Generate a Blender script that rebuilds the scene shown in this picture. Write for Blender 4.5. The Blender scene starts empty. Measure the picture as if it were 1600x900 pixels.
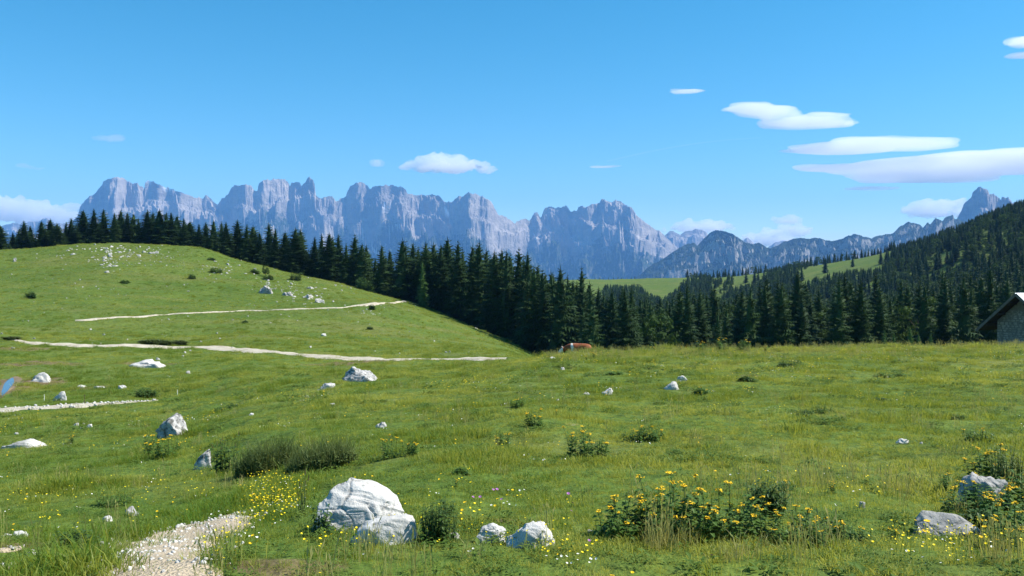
import bpy, bmesh, math, random
import numpy as np
from mathutils import Vector

# ----------------------------------------------------------------------------
# camera, world, sun, exposure
# ----------------------------------------------------------------------------
scene = bpy.context.scene
COL = scene.collection
F = 1358.0            # focal length in photograph pixels (1600 wide)
HOR = 430.0           # picture row of the eye-level horizon
EYE = 1.65            # eye height above the ground underfoot
SUN_AZ = 87.0         # degrees to the right of the view direction
SUN_EL = 49.0

cam_d = bpy.data.cameras.new('camera')
cam = bpy.data.objects.new('camera', cam_d)
COL.objects.link(cam)
cam.location = (0, 0, EYE)
cam.rotation_euler = (math.radians(90), 0, 0)
cam_d.sensor_width = 36.0
cam_d.lens = 36.0 * F / 1600.0
cam_d.shift_y = -(450.0 - HOR) / 1600.0
cam_d.clip_start = 0.1
cam_d.clip_end = 120000.0
scene.camera = cam

world = bpy.data.worlds.new('World')
scene.world = world
world.use_nodes = True
wn = world.node_tree
bg = wn.nodes['Background']
sky = wn.nodes.new('ShaderNodeTexSky')
sky.sky_type = 'NISHITA'
sky.sun_disc = False
sky.sun_elevation = math.radians(SUN_EL)
sky.sun_rotation = math.radians(SUN_AZ)
sky.altitude = 1600.0
sky.air_density = 1.0
sky.dust_density = 0.9
sky.ozone_density = 2.0
hs = wn.nodes.new('ShaderNodeHueSaturation')
hs.inputs['Saturation'].default_value = 1.42
hs.inputs['Hue'].default_value = 0.480
wn.links.new(sky.outputs['Color'], hs.inputs['Color'])
wn.links.new(hs.outputs['Color'], bg.inputs['Color'])
bg.inputs['Strength'].default_value = 0.096

sd = bpy.data.lights.new('sun', 'SUN')
sd.energy = 5.0
sd.angle = math.radians(0.53)
sd.color = (1.0, 0.95, 0.87)
sun = bpy.data.objects.new('sun', sd)
COL.objects.link(sun)
sun_dir = Vector((math.sin(math.radians(SUN_AZ)) * math.cos(math.radians(SUN_EL)),
                  math.cos(math.radians(SUN_AZ)) * math.cos(math.radians(SUN_EL)),
                  math.sin(math.radians(SUN_EL))))
sun.rotation_euler = sun_dir.to_track_quat('Z', 'Y').to_euler()
sun.location = (60, 20, 80)

vs = scene.view_settings
vs.view_transform = 'Standard'
vs.look = 'None'
vs.exposure = 0.86
vs.gamma = 1.0
vs.use_curve_mapping = False
scene.render.engine = 'CYCLES'
cy = scene.cycles
cy.use_denoising = True
cy.max_bounces = 24
cy.diffuse_bounces = 3
cy.glossy_bounces = 2
cy.transmission_bounces = 3
cy.transparent_max_bounces = 6
cy.volume_bounces = 22
cy.caustics_reflective = False
cy.caustics_refractive = False

R = np.random.RandomState(11)
random.seed(11)

# ----------------------------------------------------------------------------
# small helpers
# ----------------------------------------------------------------------------
def U(px): return (px - 800.0) / F

def P(px, py, Y):
    """point seen at a picture position at depth Y"""
    return np.array([U(px) * Y, Y, EYE + (HOR - py) / F * Y])

def _hash(ix, iy, seed):
    n = (ix.astype(np.int64) * 374761393 + iy.astype(np.int64) * 668265263 + seed * 982451653) & 0xffffffff
    n = ((n ^ (n >> 13)) * 1274126177) & 0xffffffff
    n = (n ^ (n >> 16)) & 0xffffffff
    return n

def gnoise(x, y, seed=0):
    """gradient noise about -0.7..0.7"""
    x = np.asarray(x, float); y = np.asarray(y, float)
    x0 = np.floor(x); y0 = np.floor(y)
    fx = x - x0; fy = y - y0
    ix = x0.astype(np.int64); iy = y0.astype(np.int64)
    ux = fx * fx * fx * (fx * (fx * 6 - 15) + 10); uy = fy * fy * fy * (fy * (fy * 6 - 15) + 10)
    def g(dx, dy):
        a = _hash(ix + dx, iy + dy, seed) * (2 * math.pi / 4294967296.0)
        return np.cos(a) * (fx - dx) + np.sin(a) * (fy - dy)
    a = g(0, 0); b = g(1, 0); c = g(0, 1); d = g(1, 1)
    return (a + (b - a) * ux) * (1 - uy) + (c + (d - c) * ux) * uy

def fbm(x, y, oct=4, seed=0, gain=0.5):
    s = 0; a = 1.0; f = 1.0
    for o in range(oct):
        s = s + a * gnoise(x * f + o * 17.3, y * f - o * 9.1, seed + o)
        a *= gain; f *= 2.03
    return s

def ridged(x, y, oct=4, seed=0, gain=0.5):
    s = 0; a = 1.0; f = 1.0; w = 1.0; tot = 0
    for o in range(oct):
        n = 1 - np.abs(gnoise(x * f + o * 31.7, y * f + o * 11.9, seed + o)) * 2.2
        n = np.clip(n, 0, 1) ** 1.6
        s = s + a * n * w
        w = np.clip(n * 1.6, 0.25, 1)
        tot += a
        a *= gain; f *= 2.07
    return s / tot

def smooth(e0, e1, x):
    t = np.clip((x - e0) / (e1 - e0), 0, 1)
    return t * t * (3 - 2 * t)

def link(name, me, mat=None, parent=None, loc=None):
    o = bpy.data.objects.new(name, me)
    COL.objects.link(o)
    if mat is not None and len(me.materials) == 0:
        me.materials.append(mat)
    if parent is not None:
        o.parent = parent
    if loc is not None:
        o.location = loc
    return o

def np_mesh(name, v, tris=None, quads=None, smooth_shade=True, mat_idx=None):
    me = bpy.data.meshes.new(name)
    v = np.asarray(v, np.float32)
    nt = 0 if tris is None else len(tris); nq = 0 if quads is None else len(quads)
    me.vertices.add(len(v)); me.vertices.foreach_set('co', v.ravel())
    me.loops.add(nt * 3 + nq * 4); me.polygons.add(nt + nq)
    li = []; ls = []
    if nt:
        li.append(np.asarray(tris, np.int32).ravel()); ls.append(np.arange(nt) * 3)
    if nq:
        li.append(np.asarray(quads, np.int32).ravel()); ls.append(nt * 3 + np.arange(nq) * 4)
    me.loops.foreach_set('vertex_index', np.concatenate(li).astype(np.int32))
    me.polygons.foreach_set('loop_start', np.concatenate(ls).astype(np.int32))
    me.polygons.foreach_set('use_smooth', np.full(nt + nq, smooth_shade, bool))
    if mat_idx is not None:
        me.polygons.foreach_set('material_index', np.asarray(mat_idx, np.int32))
    me.update(calc_edges=True)
    me.validate()
    return me

def grid_quads(n, m):
    """n rows of m vertices"""
    i = np.arange(n - 1)[:, None] * m + np.arange(m - 1)[None, :]
    return np.stack([i, i + 1, i + m + 1, i + m], -1).reshape(-1, 4)

def fattr(me, name, data):
    a = me.attributes.new(name, 'FLOAT', 'POINT')
    a.data.foreach_set('value', np.asarray(data, np.float32).ravel())

def empty(name, loc, rz=0.0):
    o = bpy.data.objects.new(name, None)
    COL.objects.link(o)
    o.location = loc
    o.rotation_euler = (0, 0, rz)
    o.empty_display_size = 0.3
    return o

def tag(o, label=None, cat=None, group=None, kind=None):
    if label: o['label'] = label
    if cat: o['category'] = cat
    if group: o['group'] = group
    if kind: o['kind'] = kind
    return o

def copy_tree(o, parent=None):
    c = o.copy(); COL.objects.link(c); c.parent = parent
    for ch in o.children:
        copy_tree(ch, c)
    return c

class MB:
    """collects triangles and quads"""
    def __init__(s): s.v = []; s.t = []; s.q = []
    def add(s, *pts):
        b = len(s.v); s.v.extend([tuple(p) for p in pts]); return b
    def tri(s, a, b, c):
        k = s.add(a, b, c); s.t.append((k, k + 1, k + 2))
    def quad(s, a, b, c, d):
        k = s.add(a, b, c, d); s.q.append((k, k + 1, k + 2, k + 3))
    def tube(s, p, r, n=6):
        p = [np.array(x, float) for x in p]; rings = []
        for i, c in enumerate(p):
            d = p[min(i + 1, len(p) - 1)] - p[max(i - 1, 0)]
            d = d / (np.linalg.norm(d) + 1e-9)
            a = np.cross(d, (0.31, 0.87, 0.21)); a /= np.linalg.norm(a); b = np.cross(d, a)
            rings.append(s.add(*[c + r[i] * (math.cos(t) * a + math.sin(t) * b) for t in np.arange(n) * 2 * math.pi / n]))
        for i in range(len(p) - 1):
            for k in range(n):
                s.q.append((rings[i] + k, rings[i] + (k + 1) % n, rings[i + 1] + (k + 1) % n, rings[i + 1] + k))
    def box(s, c, sz, ax=None):
        c = np.array(c, float); A = np.eye(3) if ax is None else np.array(ax, float)
        k = s.add(*[c + A[0] * sz[0] / 2 * i + A[1] * sz[1] / 2 * j + A[2] * sz[2] / 2 * l for i in (-1, 1) for j in (-1, 1) for l in (-1, 1)])
        for f in ((0, 1, 3, 2), (4, 6, 7, 5), (0, 4, 5, 1), (2, 3, 7, 6), (0, 2, 6, 4), (1, 5, 7, 3)):
            s.q.append(tuple(k + i for i in f))
    def mesh(s, name, sm=False):
        return np_mesh(name, np.array(s.v), s.t if s.t else None, s.q if s.q else None, sm)
    def build(s, name, mat, parent=None, sm=False):
        return link(name, s.mesh(name, sm), mat, parent)

# ----------------------------------------------------------------------------
# materials
# ----------------------------------------------------------------------------
class NT:
    """thin wrapper for writing node materials"""
    def __init__(s, name):
        s.m = bpy.data.materials.new(name); s.m.use_nodes = True
        s.t = s.m.node_tree; s.n = s.t.nodes; s.n.clear()
        s.out = s.n.new('ShaderNodeOutputMaterial')
    def node(s, typ, **kw):
        x = s.n.new(typ)
        for k, v in kw.items():
            if k in x.inputs: s.put(x.inputs[k], v)
            else: setattr(x, k, v)
        return x
    def put(s, sock, v):
        if hasattr(v, 'is_output'): s.t.links.new(v, sock)
        elif hasattr(v, 'outputs'): s.t.links.new(v.outputs[0], sock)
        else: sock.default_value = v
    def pos(s): return s.n.new('ShaderNodeNewGeometry').outputs['Position']
    def obj(s): return s.n.new('ShaderNodeTexCoord').outputs['Object']
    def noise(s, vec, scale, detail=4, rough=0.55, dist=0.0):
        x = s.node('ShaderNodeTexNoise'); s.put(x.inputs['Vector'], vec)
        x.inputs['Scale'].default_value = scale; x.inputs['Detail'].default_value = detail
        x.inputs['Roughness'].default_value = rough; x.inputs['Distortion'].default_value = dist
        return x.outputs['Fac']
    def vor(s, vec, scale, feature='F1', out='Distance'):
        x = s.node('ShaderNodeTexVoronoi', feature=feature); s.put(x.inputs['Vector'], vec)
        x.inputs['Scale'].default_value = scale
        return x.outputs[out]
    def ramp(s, fac, stops):
        x = s.node('ShaderNodeValToRGB'); e = x.color_ramp.elements
        while len(e) < len(stops): e.new(0.5)
        for k, (p, c) in zip(e, stops):
            k.position = p; k.color = (c[0], c[1], c[2], 1) if hasattr(c, '__len__') else (c, c, c, 1)
        s.put(x.inputs['Fac'], fac)
        return x.outputs['Color']
    def mix(s, fac, a, b, mode='MIX'):
        x = s.node('ShaderNodeMix', data_type='RGBA', blend_type=mode)
        s.put(x.inputs[0], fac)
        for k, v in ((6, a), (7, b)):
            if isinstance(v, tuple): v = (v[0], v[1], v[2], 1)
            s.put(x.inputs[k], v)
        return x.outputs[2]
    def math(s, op, a, b=0.0):
        x = s.node('ShaderNodeMath', operation=op); s.put(x.inputs[0], a); s.put(x.inputs[1], b)
        return x.outputs[0]
    def attr(s, name, inst=False):
        x = s.node('ShaderNodeAttribute', attribute_name=name)
        if inst: x.attribute_type = 'INSTANCER'
        return x.outputs['Fac']
    def scaled(s, vec, sc):
        x = s.node('ShaderNodeVectorMath', operation='MULTIPLY'); s.put(x.inputs[0], vec); x.inputs[1].default_value = sc
        return x.outputs[0]
    def bump(s, h, strength=0.5, dist=0.02):
        x = s.node('ShaderNodeBump'); x.inputs['Strength'].default_value = strength; x.inputs['Distance'].default_value = dist
        s.put(x.inputs['Height'], h)
        return x.outputs[0]
    def principled(s, col, rough=0.9, normal=None, spec=0.2, **kw):
        b = s.node('ShaderNodeBsdfPrincipled')
        if isinstance(col, tuple): col = (col[0], col[1], col[2], 1)
        s.put(b.inputs['Base Color'], col); s.put(b.inputs['Roughness'], rough)
        b.inputs['Specular IOR Level'].default_value = spec
        if normal is not None: s.put(b.inputs['Normal'], normal)
        for k, v in kw.items(): s.put(b.inputs[k], v)
        s.t.links.new(b.outputs[0], s.out.inputs['Surface'])
        return b
    def leafy(s, col, trans=0.35, rough=0.6, tcol=None, spec=0.25):
        """leaf: glossy diffuse mixed with light coming through"""
        b = s.principled(col, rough, spec=spec)
        t = s.node('ShaderNodeBsdfTranslucent'); s.put(t.inputs['Color'], tcol if tcol is not None else col)
        m = s.node('ShaderNodeMixShader'); m.inputs[0].default_value = trans
        s.t.links.new(b.outputs[0], m.inputs[1]); s.t.links.new(t.outputs[0], m.inputs[2])
        s.t.links.new(m.outputs[0], s.out.inputs['Surface'])
        return s.m

def mat_ground():
    k = NT('meadow_turf'); p = k.pos()
    big = k.noise(p, 0.03, 5, 0.65); mid = k.noise(p, 0.22, 6, 0.7); fine = k.noise(p, 2.6, 4, 0.75)
    stretch = k.noise(k.scaled(p, (0.03, 0.13, 0.13)), 1.0, 6, 0.65)
    c = k.ramp(mid, [(0.30, (0.052, 0.106, 0.014)), (0.48, (0.090, 0.150, 0.022)), (0.68, (0.150, 0.195, 0.036))])
    c2 = k.ramp(big, [(0.36, (0.062, 0.108, 0.018)), (0.52, (0.098, 0.138, 0.026)), (0.66, (0.155, 0.168, 0.045))])
    c = k.mix(0.5, c, c2)
    c = k.mix(k.ramp(stretch, [(0.50, 0.0), (0.66, 0.55)]), c, (0.175, 0.165, 0.055))
    c = k.mix(k.ramp(fine, [(0.36, 0.65), (0.56, 0.0)]), c, (0.034, 0.062, 0.011))
    dark = k.noise(p, 0.55, 4, 0.65)
    c = k.mix(k.ramp(dark, [(0.58, 0.0), (0.68, 0.6)]), c, (0.040, 0.072, 0.014))
    pale = k.noise(p, 1.1, 3, 0.7, 0.4)
    c = k.mix(k.ramp(pale, [(0.68, 0.0), (0.74, 0.5)]), c, (0.22, 0.20, 0.10))
    mud = k.attr('mud')
    c = k.mix(mud, c, k.ramp(fine, [(0.3, (0.09, 0.06, 0.035)), (0.7, (0.20, 0.145, 0.085))]))
    far = k.attr('far')
    c = k.mix(far, c, (0.085, 0.125, 0.030))
    h = k.math('ADD', k.math('MULTIPLY', fine, 0.35), k.noise(p, 0.9, 4, 0.7))
    k.principled(c, 0.95, k.bump(h, 0.7, 0.35), spec=0.1)
    return k.m

def mat_gravel(name, base=(0.46, 0.42, 0.33)):
    k = NT(name); p = k.pos()
    a = k.noise(p, 1.2, 5, 0.65); f = k.noise(p, 22.0, 3, 0.7); v = k.vor(p, 42.0)
    c = k.ramp(a, [(0.28, (0.30, 0.25, 0.17)), (0.5, base), (0.75, tuple(min(1, x * 1.25) for x in base))])
    c = k.mix(k.ramp(f, [(0.3, 0.6), (0.55, 0.0)]), c, (0.24, 0.20, 0.14))
    k.principled(c, 0.95, k.bump(k.math('ADD', f, k.math('MULTIPLY', v, 0.7)), 0.7, 0.03), spec=0.15)
    return k.m

def mat_rock(name, light=(0.62, 0.60, 0.56), dark=(0.22, 0.215, 0.20), amount=0.5, scale=1.0):
    k = NT(name); p = k.pos()
    a = k.noise(p, 2.6 * scale, 6, 0.62); b = k.noise(p, 9.0 * scale, 5, 0.7); f = k.noise(p, 45.0 * scale, 3, 0.7)
    c = k.ramp(a, [(0.30, tuple(x * 0.72 for x in light)), (0.5, light), (0.75, tuple(min(0.82, x * 1.18) for x in light))])
    c = k.mix(k.ramp(b, [(amount - 0.16, 1.0), (amount - 0.02, 0.0)]), c, dark)
    lich = k.noise(p, 17.0 * scale, 4, 0.8)
    c = k.mix(k.ramp(lich, [(0.60, 0.0), (0.70, 0.75)]), c, (0.16, 0.16, 0.14))
    warm = k.noise(p, 4.0 * scale, 3, 0.6, 0.5)
    c = k.mix(k.ramp(warm, [(0.58, 0.0), (0.75, 0.4)]), c, (0.42, 0.35, 0.24))
    crack = k.vor(k.mix(0.12, p, k.node('ShaderNodeTexNoise', Scale=3.0).outputs['Color']), 2.3 * scale, 'DISTANCE_TO_EDGE')
    cr = k.ramp(crack, [(0.0, 0.0), (0.035, 1.0)])
    h = k.math('ADD', k.math('MULTIPLY', b, 0.8), k.math('ADD', k.math('MULTIPLY', f, 0.35), k.math('MULTIPLY', cr, 0.35)))
    c = k.mix(k.ramp(crack, [(0.0, 0.45), (0.02, 0.0)]), c, (0.14, 0.13, 0.11))
    k.principled(c, 0.92, k.bump(h, 0.6, 0.035 / scale), spec=0.15)
    return k.m

def mat_simple(name, col, rough=0.85, var=0.25, scale=6.0, bump=0.3, spec=0.2, bd=0.02, metallic=0.0):
    k = NT(name); p = k.obj(); n = k.noise(p, scale, 5, 0.65)
    c = k.ramp(n, [(0.25, tuple(x * (1 - var) for x in col)), (0.75, tuple(min(1, x * (1 + var)) for x in col))])
    k.principled(c, rough, k.bump(n, bump, bd), spec=spec, Metallic=metallic)
    return k.m

def mat_leaf(name, lo, hi, trans=0.3, rough=0.55, scale=3.0, spec=0.3, rnd=0.5, inst=None):
    """green with variation inside the plant, between plants and, for scattered plants, across the field"""
    k = NT(name)
    n = k.noise(k.pos(), scale, 3, 0.6)
    if inst: f = k.attr(inst, True)
    else: f = k.node('ShaderNodeObjectInfo').outputs['Random']
    fac = k.math('ADD', k.math('MULTIPLY', n, 1 - rnd), k.math('MULTIPLY', f, rnd))
    c = k.ramp(fac, [(0.15, lo), (0.85, hi)])
    k.leafy(c, trans, rough, k.mix(0.35, c, (hi[0] * 1.7, hi[1] * 1.45, hi[2] * 0.7)), spec)
    return k.m

M = {}
M['ground'] = mat_ground()
M['gravel'] = mat_gravel('pale_gravel')
M['gravel_near'] = mat_gravel('pale_gravel_near', (0.42, 0.345, 0.245))
M['rock'] = mat_rock('white_limestone', (0.50, 0.49, 0.46), amount=0.46)
M['rock_grey'] = mat_rock('grey_limestone', (0.34, 0.335, 0.32), (0.14, 0.155, 0.145), amount=0.5)
M['rock_dark'] = mat_rock('lichened_limestone', (0.46, 0.45, 0.43), (0.11, 0.11, 0.10), amount=0.56, scale=0.8)
M['rock_hill'] = mat_rock('weathered_limestone', (0.42, 0.415, 0.39), (0.14, 0.135, 0.125), amount=0.5, scale=0.5)
M['spruce'] = mat_leaf('spruce_needles', (0.016, 0.040, 0.013), (0.048, 0.090, 0.026), 0.18, 0.6, 0.35, 0.15, 0.5)
M['spruce_far'] = mat_leaf('spruce_needles_far', (0.015, 0.038, 0.012), (0.045, 0.085, 0.025), 0.18, 0.6, 0.2, 0.15, 0.6, 'tint')
M['spruce_young'] = mat_leaf('young_spruce_needles', (0.045, 0.105, 0.022), (0.085, 0.160, 0.036), 0.2, 0.6, 0.6, 0.2, 0.3)
M['broadleaf'] = mat_leaf('broadleaf_foliage', (0.022, 0.052, 0.014), (0.062, 0.108, 0.028), 0.25, 0.75, 0.5, 0.1, 0.5)
M['bark'] = mat_simple('spruce_bark', (0.075, 0.058, 0.045), 0.95, 0.5, 3.0, 0.6)
M['twig'] = mat_simple('grey_twig', (0.12, 0.09, 0.06), 0.95, 0.4, 8.0, 0.3)
M['grass'] = mat_leaf('grass_blades', (0.095, 0.185, 0.018), (0.395, 0.405, 0.075), 0.48, 0.5, 0.5, 0.3, 0.65, 'tint')
M['drygrass'] = mat_leaf('dry_grass', (0.18, 0.22, 0.05), (0.42, 0.38, 0.15), 0.35, 0.7, 0.8, 0.2, 0.5, 'tint')
M['weed'] = mat_leaf('weed_leaves', (0.050, 0.110, 0.016), (0.150, 0.215, 0.040), 0.35, 0.65, 1.5, 0.15, 0.5, 'tint')
M['herb'] = mat_leaf('ragwort_leaves', (0.040, 0.105, 0.015), (0.120, 0.200, 0.036), 0.35, 0.55, 9.0, 0.25, 0.35)
M['herb_dark'] = mat_leaf('nettle_leaves', (0.026, 0.068, 0.012), (0.075, 0.135, 0.026), 0.28, 0.55, 7.0, 0.25, 0.35)
M['rush'] = mat_leaf('rush_blades', (0.060, 0.105, 0.026), (0.170, 0.210, 0.065), 0.25, 0.6, 5.0, 0.25, 0.3)
M['stem'] = mat_simple('green_stem', (0.07, 0.11, 0.03), 0.7, 0.3, 12.0, 0.1)
M['drystem'] = mat_simple('dry_brown_stem', (0.10, 0.07, 0.04), 0.9, 0.3, 12.0, 0.1)
M['petal'] = mat_simple('orange_yellow_petal', (0.82, 0.52, 0.010), 0.6, 0.18, 40.0, 0.2)
M['petal_y'] = mat_simple('buttercup_petal', (0.82, 0.64, 0.01), 0.5, 0.1, 40.0, 0.1)
M['petal_w'] = mat_simple('white_petal', (0.78, 0.78, 0.72), 0.6, 0.1, 40.0, 0.1)
M['petal_p'] = mat_simple('purple_petal', (0.32, 0.12, 0.34), 0.6, 0.2, 40.0, 0.1)
# ----------------------------------------------------------------------------
# terrain: profiles read along picture columns, depth in metres
# ----------------------------------------------------------------------------
def zz(Y, py): return EYE + (HOR - py) / F * Y

NEAR_R = [(5.6, 897), (7.2, 835), (10, 757), (14, 693), (20, 642), (30, 598), (40, 573)]
def rightcol(crest_y, crest_Y, tail):
    """foreground knoll up to its crest, hidden dip behind it, then the far hillside (z)"""
    pts = [(Y, zz(Y, py)) for Y, py in NEAR_R] + [(48, zz(48, crest_y + 10)), (crest_Y, zz(crest_Y, crest_y))]
    z = zz(crest_Y, crest_y)
    pts += [(crest_Y + 8, z - 1.4), (crest_Y + 22, z - 4.0), (crest_Y + 55, z - 8.5)]
    return pts + tail
def leftcol(vis, tail):
    pts = [(Y, zz(Y, py)) for Y, py in vis]
    z = pts[-1][1]; y = pts[-1][0]
    return pts + [(y + dy, z + dz) for dy, dz in tail]
HT = [(12, 0.2), (30, -1.6), (60, -5), (120, -13), (300, -40), (700, -80), (1500, -150)]
HC = [(6, -0.3), (20, -2.2), (50, -7), (110, -16), (300, -40), (700, -80), (1500, -150)]
COLS = {
 -900: leftcol([(6, 890), (9.5, 815), (16, 740), (28, 672), (42, 628), (55, 595), (75, 560), (95, 530), (130, 490), (165, 452), (200, 415), (228, 395)], HT),
 -300: leftcol([(6, 898), (9.5, 828), (16, 756), (28, 690), (42, 642), (55, 606), (75, 566), (95, 533), (130, 498), (165, 464), (200, 424), (228, 398)], HT),
 0: leftcol([(6, 900), (9.5, 832), (16, 760), (28, 693), (42, 645), (55, 606), (75, 563), (95, 533), (130, 500), (165, 462), (200, 422), (228, 393)], HT),
 180: leftcol([(5.8, 900), (9, 835), (15, 764), (26, 697), (42, 637), (55, 601), (75, 562), (95, 539), (132, 497), (165, 460), (200, 416), (224, 389), (238, 379)], HT),
 300: leftcol([(5.7, 900), (8.6, 835), (14, 762), (22, 702), (35, 648), (50, 607), (72, 566), (94, 544), (140, 490), (170, 458), (205, 415), (236, 384)], HT),
 400: leftcol([(5.7, 898), (8, 838), (12, 770), (18, 705), (30, 644), (48, 598), (68, 566), (88, 549), (145, 487), (180, 452), (206, 427), (226, 411)], HC),
 500: leftcol([(5.6, 898), (7.6, 838), (11, 768), (17, 698), (28, 640), (42, 603), (60, 577), (80, 557), (115, 522), (150, 481), (185, 455), (212, 437)], HC),
 600: leftcol([(5.6, 897), (7.3, 836), (10.5, 762), (16, 692), (26, 638), (40, 600), (56, 579), (74, 563), (105, 538), (140, 500), (165, 474), (200, 462)], HC),
 700: leftcol([(5.6, 897), (7.2, 835), (10, 760), (14.5, 696), (22, 646), (34, 608), (50, 582), (68, 563), (95, 547), (130, 526), (165, 503), (190, 490)], HC),
 800: leftcol([(5.6, 897), (7.2, 835), (10, 757), (14, 694), (20, 646), (30, 606), (42, 583), (54, 569), (64, 561.5), (85, 556.5), (115, 550), (145, 541), (166, 533)], [(5, -0.6), (20, -2.5), (60, -7), (180, -18), (500, -40), (900, -40), (1700, -150)]),
 860: leftcol([(5.6, 897), (7.2, 835), (10, 757), (14, 693), (20, 643), (30, 600), (40, 577), (50, 563), (57, 557)], [(8, -1.2), (30, -4.6), (70, -8.3), (120, -11), (240, -20), (500, -38), (820, -20), (1020, -2), (1250, -20), (2000, -150)]),
 920: rightcol(551, 57, [(150, -14.5), (200, -18), (350, -27), (550, -38), (700, -36), (900, -19), (1080, -4.0), (1300, -24), (2000, -150)]),
 1000: rightcol(548, 56, [(150, -14.5), (200, -18), (350, -27), (550, -38), (700, -36), (900, -20), (1080, -3.5), (1300, -24), (2000, -150)]),
 1100: rightcol(545, 55, [(150, -15), (200, -18.5), (350, -27), (500, -33), (700, -31), (900, -15), (1060, -2.0), (1300, -22), (2000, -150)]),
 1250: rightcol(545, 55, [(150, -15), (200, -19), (350, -25.5), (500, -26), (600, -20), (750, -8), (950, 10), (1200, -6), (2000, -130)]),
 1400: rightcol(541, 55, [(150, -15), (200, -18), (350, -22), (500, -16), (600, -3), (750, 14), (900, 28), (1200, 5), (2000, -110)]),
 1500: rightcol(541, 55, [(150, -15), (200, -18), (350, -17), (500, -5), (600, 18), (750, 38), (850, 46), (1200, 20), (2000, -100)]),
 1600: rightcol(540, 56, [(150, -15), (200, -17), (350, -8), (500, 13), (600, 33), (750, 59), (900, 65), (1200, 40), (2000, -90)]),
 1900: rightcol(538, 58, [(150, -13), (200, -13), (350, 4), (500, 32), (600, 56), (750, 88), (900, 100), (1200, 80), (2000, -60)]),
 2700: rightcol(535, 58, [(150, -10), (200, -8), (350, 18), (500, 52), (600, 80), (750, 110), (900, 125), (1200, 110), (2000, -40)]),
}
VALLEY = -320.0
LR = np.linspace(math.log(0.5), math.log(21000.0), 900)

def pchip(x, y, xq):
    x = np.asarray(x, float); y = np.asarray(y, float)
    h = np.diff(x); d = np.diff(y) / h
    m = np.zeros_like(y)
    m[1:-1] = np.where(d[:-1] * d[1:] > 0, 2 * d[:-1] * d[1:] / (d[:-1] + d[1:] + np.where(d[:-1] + d[1:] == 0, 1e-12, 0)), 0)
    m[0] = d[0]; m[-1] = d[-1]
    i = np.clip(np.searchsorted(x, xq) - 1, 0, len(x) - 2)
    t = np.clip((xq - x[i]) / h[i], 0, 1)
    return ((1 + 2 * t) * (1 - t) ** 2 * y[i] + t * (1 - t) ** 2 * h[i] * m[i] + t * t * (3 - 2 * t) * y[i + 1] + t * t * (t - 1) * h[i] * m[i + 1])

cth = []; ctab = []
for px in sorted(COLS):
    th = math.atan(U(px)); pts = COLS[px]
    r = [0.5, 2.5] + [Y / math.cos(th) for Y, z in pts] + [5200, 12000, 21000]
    z = [0.0, -0.06] + [z for Y, z in pts] + [VALLEY, VALLEY, VALLEY]
    cth.append(th); ctab.append(pchip(np.log(r), z, LR))
cth = np.array(cth); ctab = np.array(ctab)
TH = np.radians(np.linspace(-62, 62, 497))
HTAB = np.array([pchip(cth, ctab[:, j], np.clip(TH, cth[0], cth[-1])) for j in range(len(LR))]).T   # TH x LR
ker = np.array([1, 2, 3, 4, 3, 2, 1.0]); ker /= ker.sum()
for _ in range(2):
    HTAB = np.apply_along_axis(lambda c: np.convolve(np.pad(c, 3, 'edge'), ker, 'valid'), 0, HTAB)
kr = np.array([1, 2, 1.0]); kr /= 4
for _ in range(4):
    HTAB = np.apply_along_axis(lambda c: np.convolve(np.pad(c, 1, 'edge'), kr, 'valid'), 1, HTAB)

def Hs(x, y):
    """ground height without the small bumps"""
    x = np.asarray(x, float); y = np.asarray(y, float)
    r = np.hypot(x, y); th = np.arctan2(x, y)
    a = np.clip((th - TH[0]) / (TH[1] - TH[0]), 0, len(TH) - 1.001)
    b = np.clip((np.log(np.maximum(r, 0.5)) - LR[0]) / (LR[1] - LR[0]), 0, len(LR) - 1.001)
    i = a.astype(int); j = b.astype(int); fa = a - i; fb = b - j
    return (HTAB[i, j] * (1 - fa) * (1 - fb) + HTAB[i + 1, j] * fa * (1 - fb) + HTAB[i, j + 1] * (1 - fa) * fb + HTAB[i + 1, j + 1] * fa * fb)

PUD = (U(11) * 56.0, 56.0, float(Hs(U(11) * 56.0, 56.0)) - 0.02)
def H(x, y):
    x = np.asarray(x, float); y = np.asarray(y, float)
    r = np.hypot(x, y)
    n = 0.15 * fbm(x / 3.1, y / 3.1, 3, 5) * smooth(2, 7, r) + 0.34 * fbm(x / 11.0, y / 11.0, 3, 9) * smooth(8, 30, r)
    n = n + 0.8 * fbm(x / 38.0, y / 38.0, 3, 14) * smooth(60, 140, r) + 3.0 * fbm(x / 160.0, y / 160.0, 2, 21) * smooth(500, 1000, r)
    n = n * (1 - 0.75 * smooth(42, 52, r) * (1 - smooth(60, 75, r)) * smooth(-0.02, 0.08, np.arctan2(x, y)))
    z = Hs(x, y) + n
    d = np.hypot((x - U(12) * y) / 1.2, (y - PUD[1]) / 6.5)
    w = 1 - smooth(0.8, 1.7, d)
    return z * (1 - w) + PUD[2] * w

def hz(x, y): return float(H(np.array([x]), np.array([y]))[0])

def ground_at(px, py, lo=4.0, hi=320.0):
    """first point of the ground seen at a picture position"""
    Y = np.exp(np.linspace(math.log(lo), math.log(hi), 340))
    x = U(px) * Y
    d = H(x, Y) - (EYE + (HOR - py) / F * Y)
    k = np.argmax(d >= 0)
    if d[k] < 0: k = int(np.argmax(d))
    elif k > 0:
        t = -d[k - 1] / (d[k] - d[k - 1] + 1e-9); Yk = Y[k - 1] + t * (Y[k] - Y[k - 1])
        return np.array([U(px) * Yk, Yk, hz(U(px) * Yk, Yk)])
    return np.array([x[k], Y[k], hz(x[k], Y[k])])

def pix(p):
    return 800 + F * p[0] / p[1], HOR - F * (p[2] - EYE) / p[1]

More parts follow.
